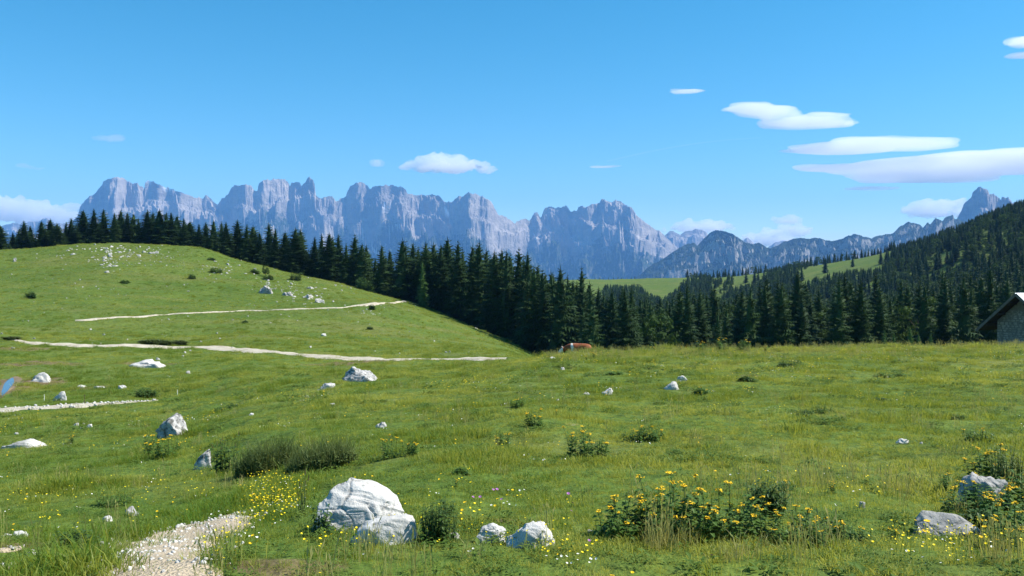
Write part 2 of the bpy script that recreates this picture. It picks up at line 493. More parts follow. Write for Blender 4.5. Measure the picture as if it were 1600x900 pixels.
# ground mesh: rings round the viewer, fine where the camera looks
az = np.radians(np.concatenate([np.linspace(-180, -62, 30)[:-1], np.linspace(-62, -35, 40)[:-1], np.linspace(-35, 35, 420), np.linspace(35, 62, 40)[1:], np.linspace(62, 180, 30)[1:]]))
rr = np.concatenate([np.geomspace(0.5, 4, 16)[:-1], np.geomspace(4, 320, 400)[:-1], np.geomspace(320, 1500, 130)[:-1], np.geomspace(1500, 15600, 24)])
RR, AA = np.meshgrid(rr, az, indexing='ij')
GX = RR * np.sin(AA); GY = RR * np.cos(AA); GZ = H(GX, GY)
gv = np.stack([GX, GY, GZ], -1).reshape(-1, 3)
gq = grid_quads(len(rr), len(az))[:, ::-1]
gme = np_mesh('ground', np.vstack([gv, [[0, 0, 0.0]]]), [(len(gv), i, i + 1) for i in range(len(az) - 1)], gq)
LRR = np.log(rr)
def H(x, y):
    """height of the finished ground mesh"""
    x = np.asarray(x, float); y = np.asarray(y, float)
    a = np.clip(np.interp(np.arctan2(x, y), az, np.arange(len(az))), 0, len(az) - 1.001)
    b = np.clip(np.interp(np.log(np.maximum(np.hypot(x, y), 0.5)), LRR, np.arange(len(rr))), 0, len(rr) - 1.001)
    i = a.astype(int); j = b.astype(int); fa = a - i; fb = b - j
    return GZ[j, i] * (1 - fa) * (1 - fb) + GZ[j, i + 1] * fa * (1 - fb) + GZ[j + 1, i] * (1 - fa) * fb + GZ[j + 1, i + 1] * fa * fb

x, y = gv[:, 0], gv[:, 1]
puddle_c = ground_at(6, 604)
def blob(x, y, c, sx, sy, sd=3):
    d = np.hypot((x - c[0]) / sx, (y - c[1]) / sy) + 0.35 * fbm(x / 1.3, y / 1.3, 3, sd)
    return 1 - smooth(0.75, 1.1, d)
mud = blob(x, y, puddle_c, 3.0, 5.0)
for (px, py, sx, sy) in ((228, 570, 3.2, 1.0), (565, 566, 5, 2.0), (140, 606, 2.6, 0.8), (820, 822, 0.18, 0.15), (50, 545, 5, 1.4), (60, 566, 4.0, 2.4),
                         (20, 850, 0.28, 0.3), (20, 885, 0.5, 0.3), (1170, 588, .5, .5), (450, 885, .4, .2), (805, 815, .3, .2), (1290, 760, .3, .2)):
    mud = np.maximum(mud, 0.8 * blob(x, y, ground_at(px, py), sx, sy))
fattr(gme, 'mud', np.append(mud, 0))
fattr(gme, 'far', np.append(smooth(1500, 2500, np.hypot(x, y)), 0))
ground = link('ground', gme, M['ground'])
tag(ground, 'green alpine pasture rolling from the foreground to the wooded hills', 'ground', kind='structure')

# ----------------------------------------------------------------------------
# gravel tracks: strips draped over the ground
# ----------------------------------------------------------------------------
def strip(name, pts, widths, mat, lift, label, seed, n=220, m=7, rag=0.16):
    g = np.array([ground_at(px, py) for px, py in pts])
    s = np.concatenate([[0], np.cumsum(np.linalg.norm(np.diff(g[:, :2], axis=0), axis=1))])
    q = np.linspace(0, s[-1], n)
    cx = pchip(s, g[:, 0], q); cyy = pchip(s, g[:, 1], q); w = np.interp(q, s, widths)
    for _ in range(3):
        cx[1:-1] = (cx[:-2] + 2 * cx[1:-1] + cx[2:]) / 4; cyy[1:-1] = (cyy[:-2] + 2 * cyy[1:-1] + cyy[2:]) / 4
    tx = np.gradient(cx); ty = np.gradient(cyy); L = np.hypot(tx, ty) + 1e-9
    nx, ny = -ty / L, tx / L
    wl = w * (1 + rag * 3 * gnoise(q / 2.1, q * 0 + 3.3, seed) + rag * 2 * gnoise(q / 0.5, q * 0 + 8.3, seed))
    wr = w * (1 + rag * 3 * gnoise(q / 2.4, q * 0 + 13.3, seed + 1) + rag * 2 * gnoise(q / 0.45, q * 0 + 4.3, seed))
    t = np.linspace(-1, 1, m)
    off = np.where(t[None, :] < 0, t[None, :] * wl[:, None], t[None, :] * wr[:, None]) / 2
    X = cx[:, None] + nx[:, None] * off; Y = cyy[:, None] + ny[:, None] * off
    edge = 1 - np.abs(t)[None, :] ** 6
    Z = H(X, Y) + lift * (0.12 + 0.88 * edge)
    me = np_mesh(name, np.stack([X, Y, Z], -1).reshape(-1, 3), None, grid_quads(n, m))
    o = link(name, me, mat)
    tag(o, label, 'path', kind='structure')
    return o, np.stack([cx, cyy], -1)

TR = []
TR.append(strip('gravel_track', [(14, 530), (60, 537), (130, 540), (220, 541), (300, 543), (400, 549), (480, 555), (560, 561), (620, 562), (700, 562), (760, 561.5), (792, 561)],
      [0.5, 1.6, 2.6, 2.2, 2.0, 2.2, 2.4, 3.3, 2.6, 1.6, 1.2, 0.6], M['gravel'], 0.10, 'long white gravel track crossing the foot of the rocky hill', 1, 520))
TR.append(strip('hill_path', [(118, 501.5), (130, 501), (160, 498.5), (200, 496), (235, 494), (262, 492.5), (298, 490), (340, 488), (390, 486), (440, 484.5), (480, 483), (520, 481.5), (548, 479.5), (560, 478), (585, 474.8), (600, 473.8), (620, 472.5), (634, 471), (650, 470)],
      [0.4, 1.2, 2.0, 2.0, 1.2, 0.45, 0.6, 1.2, 1.3, 0.9, 0.35, 0.35, 0.6, 2.4, 1.9, 0.6, 0.6, 1.3, 0.4], M['gravel'], 0.16, 'thin pale upper path winding across the hill to the forest edge', 2, 900))
TR.append(strip('stony_track', [(-60, 646), (0, 642), (60, 637), (120, 634), (180, 630), (245, 626)], [1.6, 1.7, 1.3, 1.1, 0.6, 0.3], M['gravel'], 0.05, 'worn stony track in the hollow at the left edge', 6, 260, rag=0.3))
TR.append(strip('gravel_patch', [(397, 799), (355, 810), (310, 830), (270, 852), (248, 875), (245, 898), (255, 930)], [0.12, 0.48, 0.80, 0.95, 0.85, 0.6, 0.5], M['gravel_near'], 0.03, 'pale gravel patch of bare path in the lower left foreground', 7, 400, 15, rag=0.30))
for k, (px, py, sx, lab) in enumerate(((12, 860, 0.16, 'small bare gravel spot at the far left of the foreground'), (190, 876, 0.14, 'small bare gravel spot beside the gravel patch'), (20, 888, 0.3, 'bare gravel in the bottom left corner'))):
    a = ground_at(px - 22, py + 3); b = ground_at(px + 22, py - 3)
    TR.append(strip('gravel_spot', [(px - 26, py + 3), (px - 8, py + 2), (px + 8, py), (px + 26, py - 3)], [0.03, sx, sx * 0.9, 0.02], M['gravel_near'], 0.025, lab, 20 + k, 50, 9, rag=0.4))

# puddle
k = NT('puddle_water')
k.principled((0.02, 0.025, 0.02), 0.03, k.bump(k.noise(k.pos(), 3.0, 2), 0.03, 0.01), spec=0.5)
M['water'] = k.m
pa = np.linspace(0, 2 * math.pi, 48, endpoint=False)
pr = 1 + 0.3 * np.sin(2 * pa + 1) + 0.16 * np.sin(5 * pa)
pc = np.array(PUD)
pyy = pc[1] + 4.9 * (1 + 0.1 * np.sin(3 * pa)) * np.sin(pa); pxx = U(12 + 1.5 * (pyy - pc[1])) * pyy + 0.22 * pr * np.cos(pa)
lvl = PUD[2] + 0.05
wb = MB(); k0 = wb.add((pc[0], pc[1], lvl), *zip(pxx, pyy, [lvl] * 48))
wb.t = [(k0, k0 + 1 + i, k0 + 1 + (i + 1) % 48) for i in range(48)]
# rim of mud that holds the water
rim = MB(); n1 = len(pa)
r1 = rim.add(*zip(pxx, pyy, [lvl + 0.006] * n1)); r2 = rim.add(*zip(pxx + 0.16 * np.cos(pa), pyy + 0.5 * np.sin(pa), [lvl + 0.02] * n1))
ox = pxx + (0.45 + 0.15 * np.sin(4 * pa)) * np.cos(pa); oy = pyy + 1.1 * np.sin(pa)
r3 = rim.add(*zip(ox, oy, H(ox, oy) - 0.05))
for i in range(n1):
    j = (i + 1) % n1
    rim.q += [(r1 + i, r1 + j, r2 + j, r2 + i), (r2 + i, r2 + j, r3 + j, r3 + i)]
wat = wb.build('puddle_water', M['water']); tag(wat, 'narrow puddle mirroring the blue sky at the left edge', 'water', kind='structure')
M['mud'] = mat_simple('brown_mud', (0.15, 0.115, 0.07), 0.9, 0.45, 1.2, 0.5, bd=0.1)
rm = rim.build('mud_bank', M['mud'], sm=True); tag(rm, 'brown trampled mud bank round the puddle', 'ground', kind='structure')

# ----------------------------------------------------------------------------
# mountains: height fields whose skyline follows the photograph
# ----------------------------------------------------------------------------
def mat_mountain(name, rock, rock2, veg, scree):
    k = NT(name); p = k.pos()
    a = k.noise(p, 0.0035, 6, 0.65); b = k.noise(p, 0.018, 5, 0.7)
    strata = k.noise(k.scaled(p, (0.0016, 0.0016, 0.007)), 1.0, 5, 0.7, 0.6)
    c = k.ramp(a, [(0.3, rock2), (0.65, rock)])
    c = k.mix(k.ramp(strata, [(0.40, 0.4), (0.58, 0.0)]), c, tuple(x * 0.7 for x in rock2))
    c = k.mix(k.ramp(b, [(0.3, 0.5), (0.55, 0.0)]), c, tuple(x * 0.7 for x in rock2))
    vn = k.math('ADD', k.attr('veg'), k.math('MULTIPLY', k.math('SUBTRACT', b, 0.5), 0.9))
    c = k.mix(k.ramp(vn, [(0.42, 0.0), (0.6, 1.0)]), c, k.mix(b, veg, tuple(x * 1.7 for x in veg)))
    sn = k.math('ADD', k.attr('scree'), k.math('MULTIPLY', k.math('SUBTRACT', b, 0.5), 0.5))
    c = k.mix(k.ramp(sn, [(0.45, 0.0), (0.62, 0.9)]), c, scree)
    c = k.mix(k.attr('snow'), c, (0.80, 0.81, 0.82))
    k.principled(c, 0.95, k.bump(k.math('ADD', b, k.math('MULTIPLY', strata, 0.8)), 0.8, 25.0), spec=0.05)
    return k.m

def lowpass(a, n):
    q = np.exp(-np.linspace(-2, 2, 2 * n + 1) ** 2); q /= q.sum()
    return np.convolve(np.pad(a, n, 'edge'), q, 'valid')

def mountain(name, sky_pts, D0, mat, label, seed, n=700, rows=150, depth=3600.0, cliff=0.55, rib=1.0, iso=1.0, lam=520.0, vegtop=0.45, vegamt=1.0, snow=(), back=900.0, chutes=(), wander=1.0, vegcut=0.6):
    sp = np.array(sky_pts, float)
    px = np.linspace(sp[0, 0], sp[-1, 0], n)
    py = np.interp(px, sp[:, 0], sp[:, 1])
    py = py + 1.6 * fbm(px / 5.0, px * 0 + 0.5, 3, seed + 40) + 1.6 - 3.6 * ridged(px / 9.0, px * 0 + 2.5, 3, seed + 44, 0.6) * smooth(0, 60, HOR - 60 - py)
    u = U(px)
    tanS = (HOR - py) / F
    t = np.concatenate([-np.linspace(back, 0, 14)[:-1], np.linspace(0, 1, rows) ** 1.15 * depth])
    PX, T = np.meshgrid(u, t, indexing='ij')
    wu = u * D0
    crest = D0 + wander * (620 * gnoise(wu / 2100.0, u * 0, seed) + 330 * gnoise(wu / 800.0, u * 0 + 4, seed) + 110 * gnoise(wu / 260.0, u * 0 + 9, seed))
    S = tanS * crest + EYE - VALLEY      # crest height above the valley floor
    wx = PX * D0
    warp = 0.55 * lam * gnoise(wx / (1.9 * lam), T / (1.9 * lam), seed + 3) + 0.28 * lam * gnoise(wx / (0.7 * lam), T / (0.7 * lam), seed + 4)
    sl = gnoise(wx / (3.2 * lam), T * 0, seed + 6)
    slant = 0.9 * T * np.clip(sl * 3, -0.6, 0.6)
    tl = depth * (1 + 0.45 * gnoise(wx / (2.2 * lam), T * 0 + 2.0, seed + 8))
    tt = np.clip(T, 0, None) / tl
    S0, S1 = lowpass(S, 5), lowpass(S, 45)
    mixd = smooth(0.0, 0.45, tt)
    Ss = S0[:, None] * (1 - mixd) + S1[:, None] * mixd
    # upper hull of the slope; gullies are cut into it
    g = np.interp(tt, [0, 0.03, 0.12, 0.35, 0.65, 1.0, 1.6], [1, 0.99 - 0.07 * cliff, 0.93 - 0.13 * cliff, 0.68 - 0.05 * cliff, 0.36, 0.06, 0.0])
    rb = ridged((wx + warp + slant) / (lam * 1.15), T / (lam * 1.7), 4, seed + 7, 0.55)
    rb2 = ridged((wx - warp * 0.7 + slant) / (lam * 0.40), (T + warp) / (lam * 0.55), 3, seed + 17, 0.6)
    is1 = ridged((wx + warp) / (lam * 2.0), (T + warp) / (lam * 1.1), 6, seed + 27, 0.6)
    is2 = fbm((wx + warp) / (lam * 0.22), (T + warp) / (lam * 0.22), 4, seed + 37, 0.6)
    k = Ss / 1500.0
    cut = smooth(0, 0.16, tt) * (1 - 0.6 * smooth(0.5, 1.0, tt))
    fine = (0.35 + 0.65 * smooth(0, 0.05, tt)) * (T > 0)
    Z = g * Ss - k * (cut * (rib * 620 * (1 - rb) + iso * 640 * (1 - is1)) + fine * rib * 190 * (1 - rb2)) + k * fine * 110 * is2
    Z = Z + k * cut * 330
    # walls and ledges
    hr_ = Z / np.maximum(Ss, 1); ph = 1.3 * gnoise(wx / (1.6 * lam), T / (1.6 * lam), seed + 70)
    Z = Z + (T > 0) * cliff * Ss * smooth(0.25, 0.5, hr_) * (0.040 * np.sin(2 * math.pi * (hr_ * 4.2 + ph)) + 0.014 * np.sin(2 * math.pi * (hr_ * 11 + 2.3 * ph)))
    Z = np.where(T < 0, S0[:, None] + T * 0.55, Z)
    Z = np.clip(Z, -20 + 0 * Z, None)
    Y = crest[:, None] - T
    i = np.arange(n)
    # fit the skyline column by column: broad shifts first, fine ones only near the top
    for it in range(7):
        el = (Z + VALLEY - EYE) / Y
        j = el.argmax(1)
        need = tanS * Y[i, j] - (Z[i, j] + VALLEY - EYE)
        tj = np.clip(T[i, j], 0, None)[:, None]
        lo = lowpass(need, 14); hi = need - lo
        if it < 3:
            Z = Z + lo[:, None] * np.exp(-np.abs(T - tj) / (0.12 * depth))
        else:
            Z = Z + need[:, None] * np.exp(-(np.abs(T - tj) / (0.030 * depth)))
    over = np.maximum(0, (Z + VALLEY - EYE) / Y - tanS[:, None]) * Y
    Z = np.clip(Z - over, -30, None)
    X = PX * Y; Zw = Z + VALLEY
    me = np_mesh(name, np.stack([X, Y, Zw], -1).reshape(-1, 3), None, grid_quads(n, len(t)), smooth_shade=False)
    gx = np.gradient(Zw, axis=1) / (np.abs(np.gradient(Y, axis=1)) + 1e-6); gu = np.gradient(Zw, axis=0) / (np.gradient(X, axis=0) + 1e-6)
    slope = np.hypot(gx, gu)
    hrel = Z / np.maximum(Ss, 1)
    noise = fbm(wx / 500.0, T / 500.0, 4, seed + 60)
    veg = vegamt * smooth(vegtop + 0.10, vegtop - 0.16, hrel + 0.28 * noise) * (1 - vegcut * smooth(1.1, 1.9, slope))
    lap = Zw - (np.roll(Zw, 6, 0) + np.roll(Zw, -6, 0)) / 2
    scr = smooth(10, 60, -lap) * smooth(1.3, 0.7, slope) * smooth(0.25, 0.4, hrel)
    sn = np.zeros_like(Zw); PXX = 800 + F * X / Y; PYY = HOR - F * (Zw - EYE) / Y
    for (cx, c_y, wx_, wy_, rot) in snow:
        dx = PXX - cx; dy = PYY - c_y; c, s = math.cos(rot), math.sin(rot)
        d = np.hypot((dx * c + dy * s) / wx_, (-dx * s + dy * c) / wy_) + 0.5 * fbm(X / 60.0, Zw / 60.0, 2, seed + 80)
        sn = np.maximum(sn, 1 - smooth(0.6, 1.1, d))
    for ch in chutes:
        for (a, b) in zip(ch[:-1], ch[1:]):
            ax, ay, bx, by = *a, *b
            tt2 = np.clip(((PXX - ax) * (bx - ax) + (PYY - ay) * (by - ay)) / ((bx - ax) ** 2 + (by - ay) ** 2), 0, 1)
            d = np.hypot(PXX - ax - tt2 * (bx - ax), PYY - ay - tt2 * (by - ay))
            scr = np.maximum(scr, 1.2 * (1 - smooth(0.5, 1.8, d))); veg = veg * smooth(0.3, 1.8, d)
    fattr(me, 'veg', veg.ravel()); fattr(me, 'scree', scr.ravel()); fattr(me, 'snow', sn.ravel())
    o = link(name, me, mat)
    tag(o, label, 'mountain', kind='structure')
    return o

M['dolomite'] = mat_mountain('dolomite_rock', (0.46, 0.405, 0.355), (0.25, 0.225, 0.205), (0.026, 0.040, 0.020), (0.62, 0.58, 0.52))
M['ridge'] = mat_mountain('wooded_rock', (0.36, 0.34, 0.31), (0.22, 0.21, 0.19), (0.020, 0.030, 0.018), (0.34, 0.32, 0.29))
MAIN = [(96, 372), (110, 356), (116, 342), (122, 335), (125, 322), (130, 317), (136, 311), (147, 302), (152, 299), (159, 289), (161, 282), (170, 279), (180, 277), (194, 278), (197, 283), (207, 286), (211, 284), (222, 292), (225, 296), (227, 285), (232, 281), (242, 285), (255, 291), (275, 297), (300, 306), (317, 309), (321, 305), (330, 311), (340, 320),
        (346, 310), (352, 307), (357, 302), (361, 295), (366, 291), (380, 289), (392, 290), (395, 296), (402, 297), (404, 286), (412, 281), (430, 279), (445, 281), (451, 286), (453, 290), (455, 285), (461, 283), (469, 285), (471, 292), (476, 287), (480, 279), (484, 277.5), (489, 281), (492, 289), (493, 305), (502, 312), (506, 309), (512, 305), (520, 307), (524, 312), (529, 314), (532, 309), (541, 306), (542, 300), (547, 291), (554, 287), (562, 285), (571, 288), (577, 294), (585, 293), (592, 291), (600, 289), (620, 291), (630, 292), (637, 301), (645, 305), (670, 304), (685, 306), (692, 314), (697, 316), (706, 316),
        (712, 309), (720, 306), (725, 305), (732, 301), (742, 302), (750, 305), (762, 311), (769, 317), (775, 329), (780, 336), (790, 337), (795, 342), (805, 349), (807, 345), (820, 340), (827, 344), (830, 340), (835, 332), (839, 331), (845, 340), (848, 332), (852, 325), (861, 323), (877, 324), (885, 321), (892, 329), (901, 329), (904, 322), (910, 321), (915, 324), (922, 319), (936, 319), (939, 312), (945, 311), (954, 315), (965, 312), (975, 317), (987, 325), (995, 336), (1010, 347), (1022, 357), (1032, 360), (1044, 372), (1058, 385), (1085, 402), (1120, 425)]
mountain('mountain_massif', MAIN, 12000.0, M['dolomite'], 'long pale jagged rock massif across the left and centre skyline', 101, 1150, 170, 3300.0, 0.9, 1.0, 1.1, 640.0, 0.68, 1.0,
         snow=[(698, 331, 3.0, 9.0, -0.35), (604, 322, 9, 2.2, -0.12), (232, 283, 5, 3, 0.3), (262, 294, 14, 1.6, 0.3)], wander=1.5, vegcut=0.4, chutes=[[(562, 362), (575, 378), (588, 397)], [(608, 365), (618, 352), (628, 358)], [(847, 392), (842, 378), (834, 366)], [(842, 400), (858, 398)]])
DARK = [(985, 436), (1000, 428), (1010, 418), (1026, 408), (1040, 400), (1054, 390), (1064, 384), (1072, 380), (1084, 378), (1089, 382), (1098, 374), (1108, 363), (1118, 358), (1130, 359), (1142, 363), (1152, 368), (1162, 376), (1174, 380), (1186, 378), (1194, 383), (1202, 386), (1216, 382), (1228, 375), (1240, 372), (1251, 369.5), (1262, 371), (1280, 370), (1290, 374), (1305, 375), (1321, 369), (1334, 364), (1346, 367), (1361, 371), (1370, 367), (1395, 363), (1406, 353), (1420, 346), (1438, 349), (1442, 355), (1450, 346), (1453, 350), (1462, 339), (1472, 345), (1478, 339), (1489, 335), (1491, 341), (1500, 343), (1540, 352), (1620, 360), (1750, 370)]
mountain('mountain_ridge', DARK, 7600.0, M['ridge'], 'dark wooded ridge with pale cliffs, right of the massif', 202, 620, 120, 2200.0, 0.5, 0.6, 0.8, 400.0, 1.2, 1.05, vegcut=0.62)
TOWER = [(1470, 372), (1485, 352), (1495, 340), (1501, 330), (1508, 315), (1518, 307), (1520, 299), (1527, 294), (1535, 292), (1544, 296), (1546, 303), (1552, 303), (1562, 308), (1564, 312), (1565, 308), (1575, 308), (1582, 316), (1620, 330), (1700, 350)]
mountain('rock_tower', TOWER, 9200.0, M['dolomite'], 'blocky summit tower rising above the wooded slope at the right', 303, 240, 90, 1700.0, 0.75, 0.7, 0.5, 380.0, 0.25, 0.6)
FAR_R = [(1020, 392), (1036, 368), (1046, 360), (1052, 359), (1058, 363), (1063, 366), (1070, 360), (1078, 358), (1082, 359), (1088, 356), (1098, 358), (1104, 362), (1110, 370), (1130, 380), (1150, 380), (1160, 374), (1168, 370), (1175, 375), (1180, 381), (1198, 386), (1214, 376), (1224, 374), (1240, 380), (1300, 395)]
mountain('distant_peaks', FAR_R, 14300.0, M['dolomite'], 'faint blue peaks far behind the dark ridge', 404, 240, 60, 2200.0, 0.5, 0.7, 0.7, 700.0, 0.3, 0.6, wander=0.4)
FAR_L = [(-120, 362), (-60, 352), (0, 354), (10, 349), (20, 347), (32, 350), (47, 345), (60, 345), (67, 340), (75, 341), (82, 347), (100, 347), (117, 344), (130, 350), (180, 372)]
mountain('distant_peaks', FAR_L, 14200.0, M['dolomite'], 'faint blue peaks under the cloud bank at the left edge', 505, 240, 60, 2200.0, 0.5, 0.7, 0.7, 700.0, 0.3, 0.6, wander=0.4)
LOW_L = [(-160, 372), (-60, 366), (0, 365), (30, 367), (60, 372), (110, 380), (200, 392)]
mountain('wooded_hills', LOW_L, 9000.0, M['ridge'], 'low blue wooded hills behind the spruces at the left edge', 606, 160, 60, 1900.0, 0.3, 0.4, 0.5, 500.0, 1.3, 1.2)
# ----------------------------------------------------------------------------
# haze: one box of even air round everything up to the last mountains
# ----------------------------------------------------------------------------
HB = (-16200.0, 16200.0, -16200.0, 16200.0, VALLEY - 45.0, 1470.0)
hb = MB(); hb.box(((HB[0] + HB[1]) / 2, (HB[2] + HB[3]) / 2, (HB[4] + HB[5]) / 2), (HB[1] - HB[0], HB[3] - HB[2], HB[5] - HB[4]))
k = NT('haze_air')
pv = k.node('ShaderNodeVolumePrincipled')
pv.inputs['Color'].default_value = (0.20, 0.47, 1.0, 1)
pv.inputs['Density'].default_value = 5.0e-5
pv.inputs['Anisotropy'].default_value = 0.0
k.t.links.new(pv.outputs[0], k.out.inputs['Volume'])
haze = hb.build('haze', k.m); tag(haze, 'blue summer haze filling the air over the valley', 'haze', kind='stuff')

# ----------------------------------------------------------------------------
# clouds: closed bodies of even mist beyond the haze
# ----------------------------------------------------------------------------
def mat_cloud(name, dens):
    k = NT(name)
    v = k.node('ShaderNodeVolumePrincipled')
    v.inputs['Color'].default_value = (1, 1, 1, 1); v.inputs['Density'].default_value = dens; v.inputs['Anisotropy'].default_value = 0.25
    k.t.links.new(v.outputs[0], k.out.inputs['Volume'])
    return k.m
M['cloud'] = mat_cloud('cloud_mist', 1 / 300.0)
M['cloud_thin'] = mat_cloud('thin_cloud_mist', 1 / 480.0)
M['cloud_faint'] = mat_cloud('faint_cloud_mist', 1 / 900.0)

def cloud(name, blobs, D, mat, label, voxel, depthf=1.0, seed=0, bump=2.0, stretch=2.5):
    """blobs: (px, py, half width px, half height px); joined into one closed body"""
    rs = np.random.RandomState(seed + 900)
    bm = bmesh.new()
    for (px, py, hw, hh) in blobs:
        d = D * (1 + rs.uniform(-0.012, 0.012))
        c = P(px, py, d); a = hw / F * d; h = hh / F * d
        r = bmesh.ops.create_icosphere(bm, subdivisions=3, radius=1.0)
        dep = max(h * 1.2, a * 0.55 * depthf)
        for v in r['verts']:
            v.co = Vector((c[0] + v.co.x * a, c[1] + v.co.y * dep, c[2] + v.co.z * h))
    me = bpy.data.meshes.new(name); bm.to_mesh(me); bm.free()
    o = bpy.data.objects.new(name, me); COL.objects.link(o)
    m = o.modifiers.new('r', 'REMESH'); m.mode = 'VOXEL'; m.voxel_size = voxel
    s = o.modifiers.new('s', 'SMOOTH'); s.factor = 0.5; s.iterations = 6
    dg = bpy.context.evaluated_depsgraph_get()
    me2 = bpy.data.meshes.new_from_object(o.evaluated_get(dg))
    o.modifiers.clear(); o.data = me2; bpy.data.meshes.remove(me); me2.name = name
    co = np.zeros(len(me2.vertices) * 3); me2.vertices.foreach_get('co', co); co = co.reshape(-1, 3)
    no = np.zeros(len(co) * 3); me2.vertices.foreach_get('normal', no); no = no.reshape(-1, 3)
    amp = voxel * bump
    L = voxel * 6
    d = amp * (fbm(co[:, 0] / L / stretch + co[:, 1] / L * 0.3, co[:, 2] / L * 1.6 + co[:, 1] / L * 0.2, 4, seed + 5, 0.62))
    co += no * d[:, None] * np.array([1, 1, 0.8])
    me2.vertices.foreach_set('co', co.ravel()); me2.update()
    for p in me2.polygons: p.use_smooth = True
    if not me2.materials: me2.materials.append(mat)
    return tag(o, label, 'cloud')

def lens(pts):
    """(x0, x1, y_mid, half height) spans made of overlapping flat bodies"""
    out = []
    for (x0, x1, y0, y1, hh) in pts:
        q = np.random.RandomState(int(x0 * 7 + y0)); n = 9; W = x1 - x0
        for i in range(n):
            t = q.uniform(0.18, 0.82); v = q.uniform(-0.72, 0.72) * math.sin(math.pi * t) ** 0.6
            hw = min(W * q.uniform(0.16, 0.42), W * min(t, 1 - t) * 1.15)
            out.append((x0 + W * t, y0 + (y1 - y0) * t + v * hh, hw, hh * q.uniform(0.14, 0.34)))
        out.append(((x0 + x1) / 2, (y0 + y1) / 2, W * 0.5, hh * 0.30)); out.append(((x0 + x1) / 2 + W * 0.06, (y0 + y1) / 2 + hh * 0.15, W * 0.36, hh * 0.62))
    return out
cloud('cloud', lens([(1128, 1246, 174, 168, 14), (1188, 1342, 193, 188, 13), (1262, 1336, 177, 181, 4)]), 21500, M['cloud_thin'], 'stepped white lens cloud, topmost of the large ones at right', 46, 1.0, 1, 1.6, 5.0)
cloud('cloud', lens([(1220, 1410, 234, 226, 10), (1285, 1492, 226, 221, 14), (1222, 1310, 237, 233, 4)]), 21800, M['cloud_thin'], 'flat white lens cloud in the middle of the right stack', 46, 1.0, 2, 1.6, 5.0)
cloud('cloud', lens([(1242, 1500, 268, 255, 10), (1330, 1700, 264, 246, 20), (1440, 1760, 252, 240, 14), (1330, 1560, 279, 276, 9)]), 22600, M['cloud_thin'], 'largest white lens cloud running out of the right edge', 60, 1.0, 3, 1.6, 5.0)
cloud('cloud', lens([(1318, 1405, 295, 292, 3.6)]), 22000, M['cloud_thin'], 'thin white sliver of cloud under the largest lens cloud', 34, 1.2, 4, 1.6, 5.0)
cloud('cloud', lens([(1563, 1680, 70, 58, 9)]), 23500, M['cloud_thin'], 'small wispy cloud at the top right edge', 44, 1.0, 5, 1.6, 5.0)
cloud('cloud', lens([(1567, 1660, 91, 80, 5)]), 23500, M['cloud_thin'], 'lower thin wisp of the pair at the top right edge', 40, 1.0, 6, 1.6, 5.0)
cloud('cloud', [(652, 256, 22, 12), (672, 253, 26, 14), (695, 252, 24, 13), (716, 255, 26, 12), (742, 260, 24, 9), (700, 262, 62, 8), (765, 264, 16, 5), (640, 262, 14, 7)], 22000, M['cloud'], 'small white fair-weather cloud above the middle of the massif', 55, 1.0, 7, 3.6, 1.2)
cloud('cloud', [(585, 255, 10, 6), (595, 256, 11, 6)], 22000, M['cloud_thin'], 'tiny puff of cloud left of the small white cloud', 60, 1.0, 8)
cloud('cloud', [(1430, 326, 22, 9), (1455, 322, 28, 11), (1482, 324, 26, 11), (1500, 330, 22, 10), (1455, 332, 45, 7)], 24500, M['cloud'], 'rounded white cloud behind the blocky summit tower', 60, 1.0, 9, 3.6, 1.2)
cloud('cloud_bank', [(0, 322, 30, 18), (18, 318, 24, 15), (40, 326, 26, 15), (62, 327, 22, 14), (84, 330, 24, 12), (108, 329, 18, 10), (118, 336, 14, 9), (50, 338, 70, 12), (-30, 328, 40, 20), (100, 340, 34, 9)], 26500, M['cloud'], 'white cloud bank low on the left edge behind the peaks', 75, 0.8, 10, 3.6, 1.2)
cloud('cloud', [(1070, 350, 14, 7), (1100, 351, 22, 8), (1118, 353, 22, 8), (1135, 356, 14, 6), (1090, 357, 45, 6), (1038, 362, 6, 5)], 26000, M['cloud'], 'white cloud resting on the faint blue peaks', 60, 1.0, 11, 3.6, 1.2)
cloud('cloud', [(1216, 345, 11, 6), (1232, 342, 15, 7), (1246, 343, 9, 7), (1228, 347, 22, 4)], 25000, M['cloud'], 'little white puff above the dark ridge saddle', 50, 1.0, 12, 3.6, 1.2)
cloud('cloud_bank', [(1180, 368, 20, 8), (1205, 367, 20, 10), (1225, 362, 18, 10), (1245, 361, 16, 11), (1258, 362, 12, 8), (1200, 376, 45, 8)], 26500, M['cloud'], 'low white cloud bank behind the dark ridge', 60, 1.0, 13, 3.6, 1.2)
cloud('cloud', lens([(1043, 1102, 143, 143, 3.6)]), 24000, M['cloud_thin'], 'small faint streak of cloud high over the right centre', 30, 1.0, 14, 1.6, 5.0)
cloud('cloud', [(155, 215, 14, 6), (175, 217, 20, 5)], 24000, M['cloud_faint'], 'faint grey wisp high at the left', 60, 1.0, 15)
cloud('cloud', [(40, 260, 16, 6), (58, 264, 16, 5)], 24000, M['cloud_faint'], 'faint wisp above the left cloud bank', 60, 1.0, 16)
cloud('cloud', lens([(922, 972, 261, 260, 2.4)]), 24000, M['cloud_thin'], 'tiny flat streak of cloud above the right end of the massif', 26, 1.2, 17, 1.6, 5.0)
# contrail: long thin tube of mist
cb = MB(); a = P(948, 252, 24000); b = P(1190, 216, 26500)
cb.tube([a + (b - a) * t + np.array([0, 0, 130 * math.sin(3 * t)]) for t in np.linspace(0, 1, 24)], [28 * (1 - 0.4 * t) for t in np.linspace(0, 1, 24)], 10)
tag(cb.build('contrail', M['cloud_faint'], sm=True), 'thin fading contrail slanting across the sky right of centre', 'contrail')
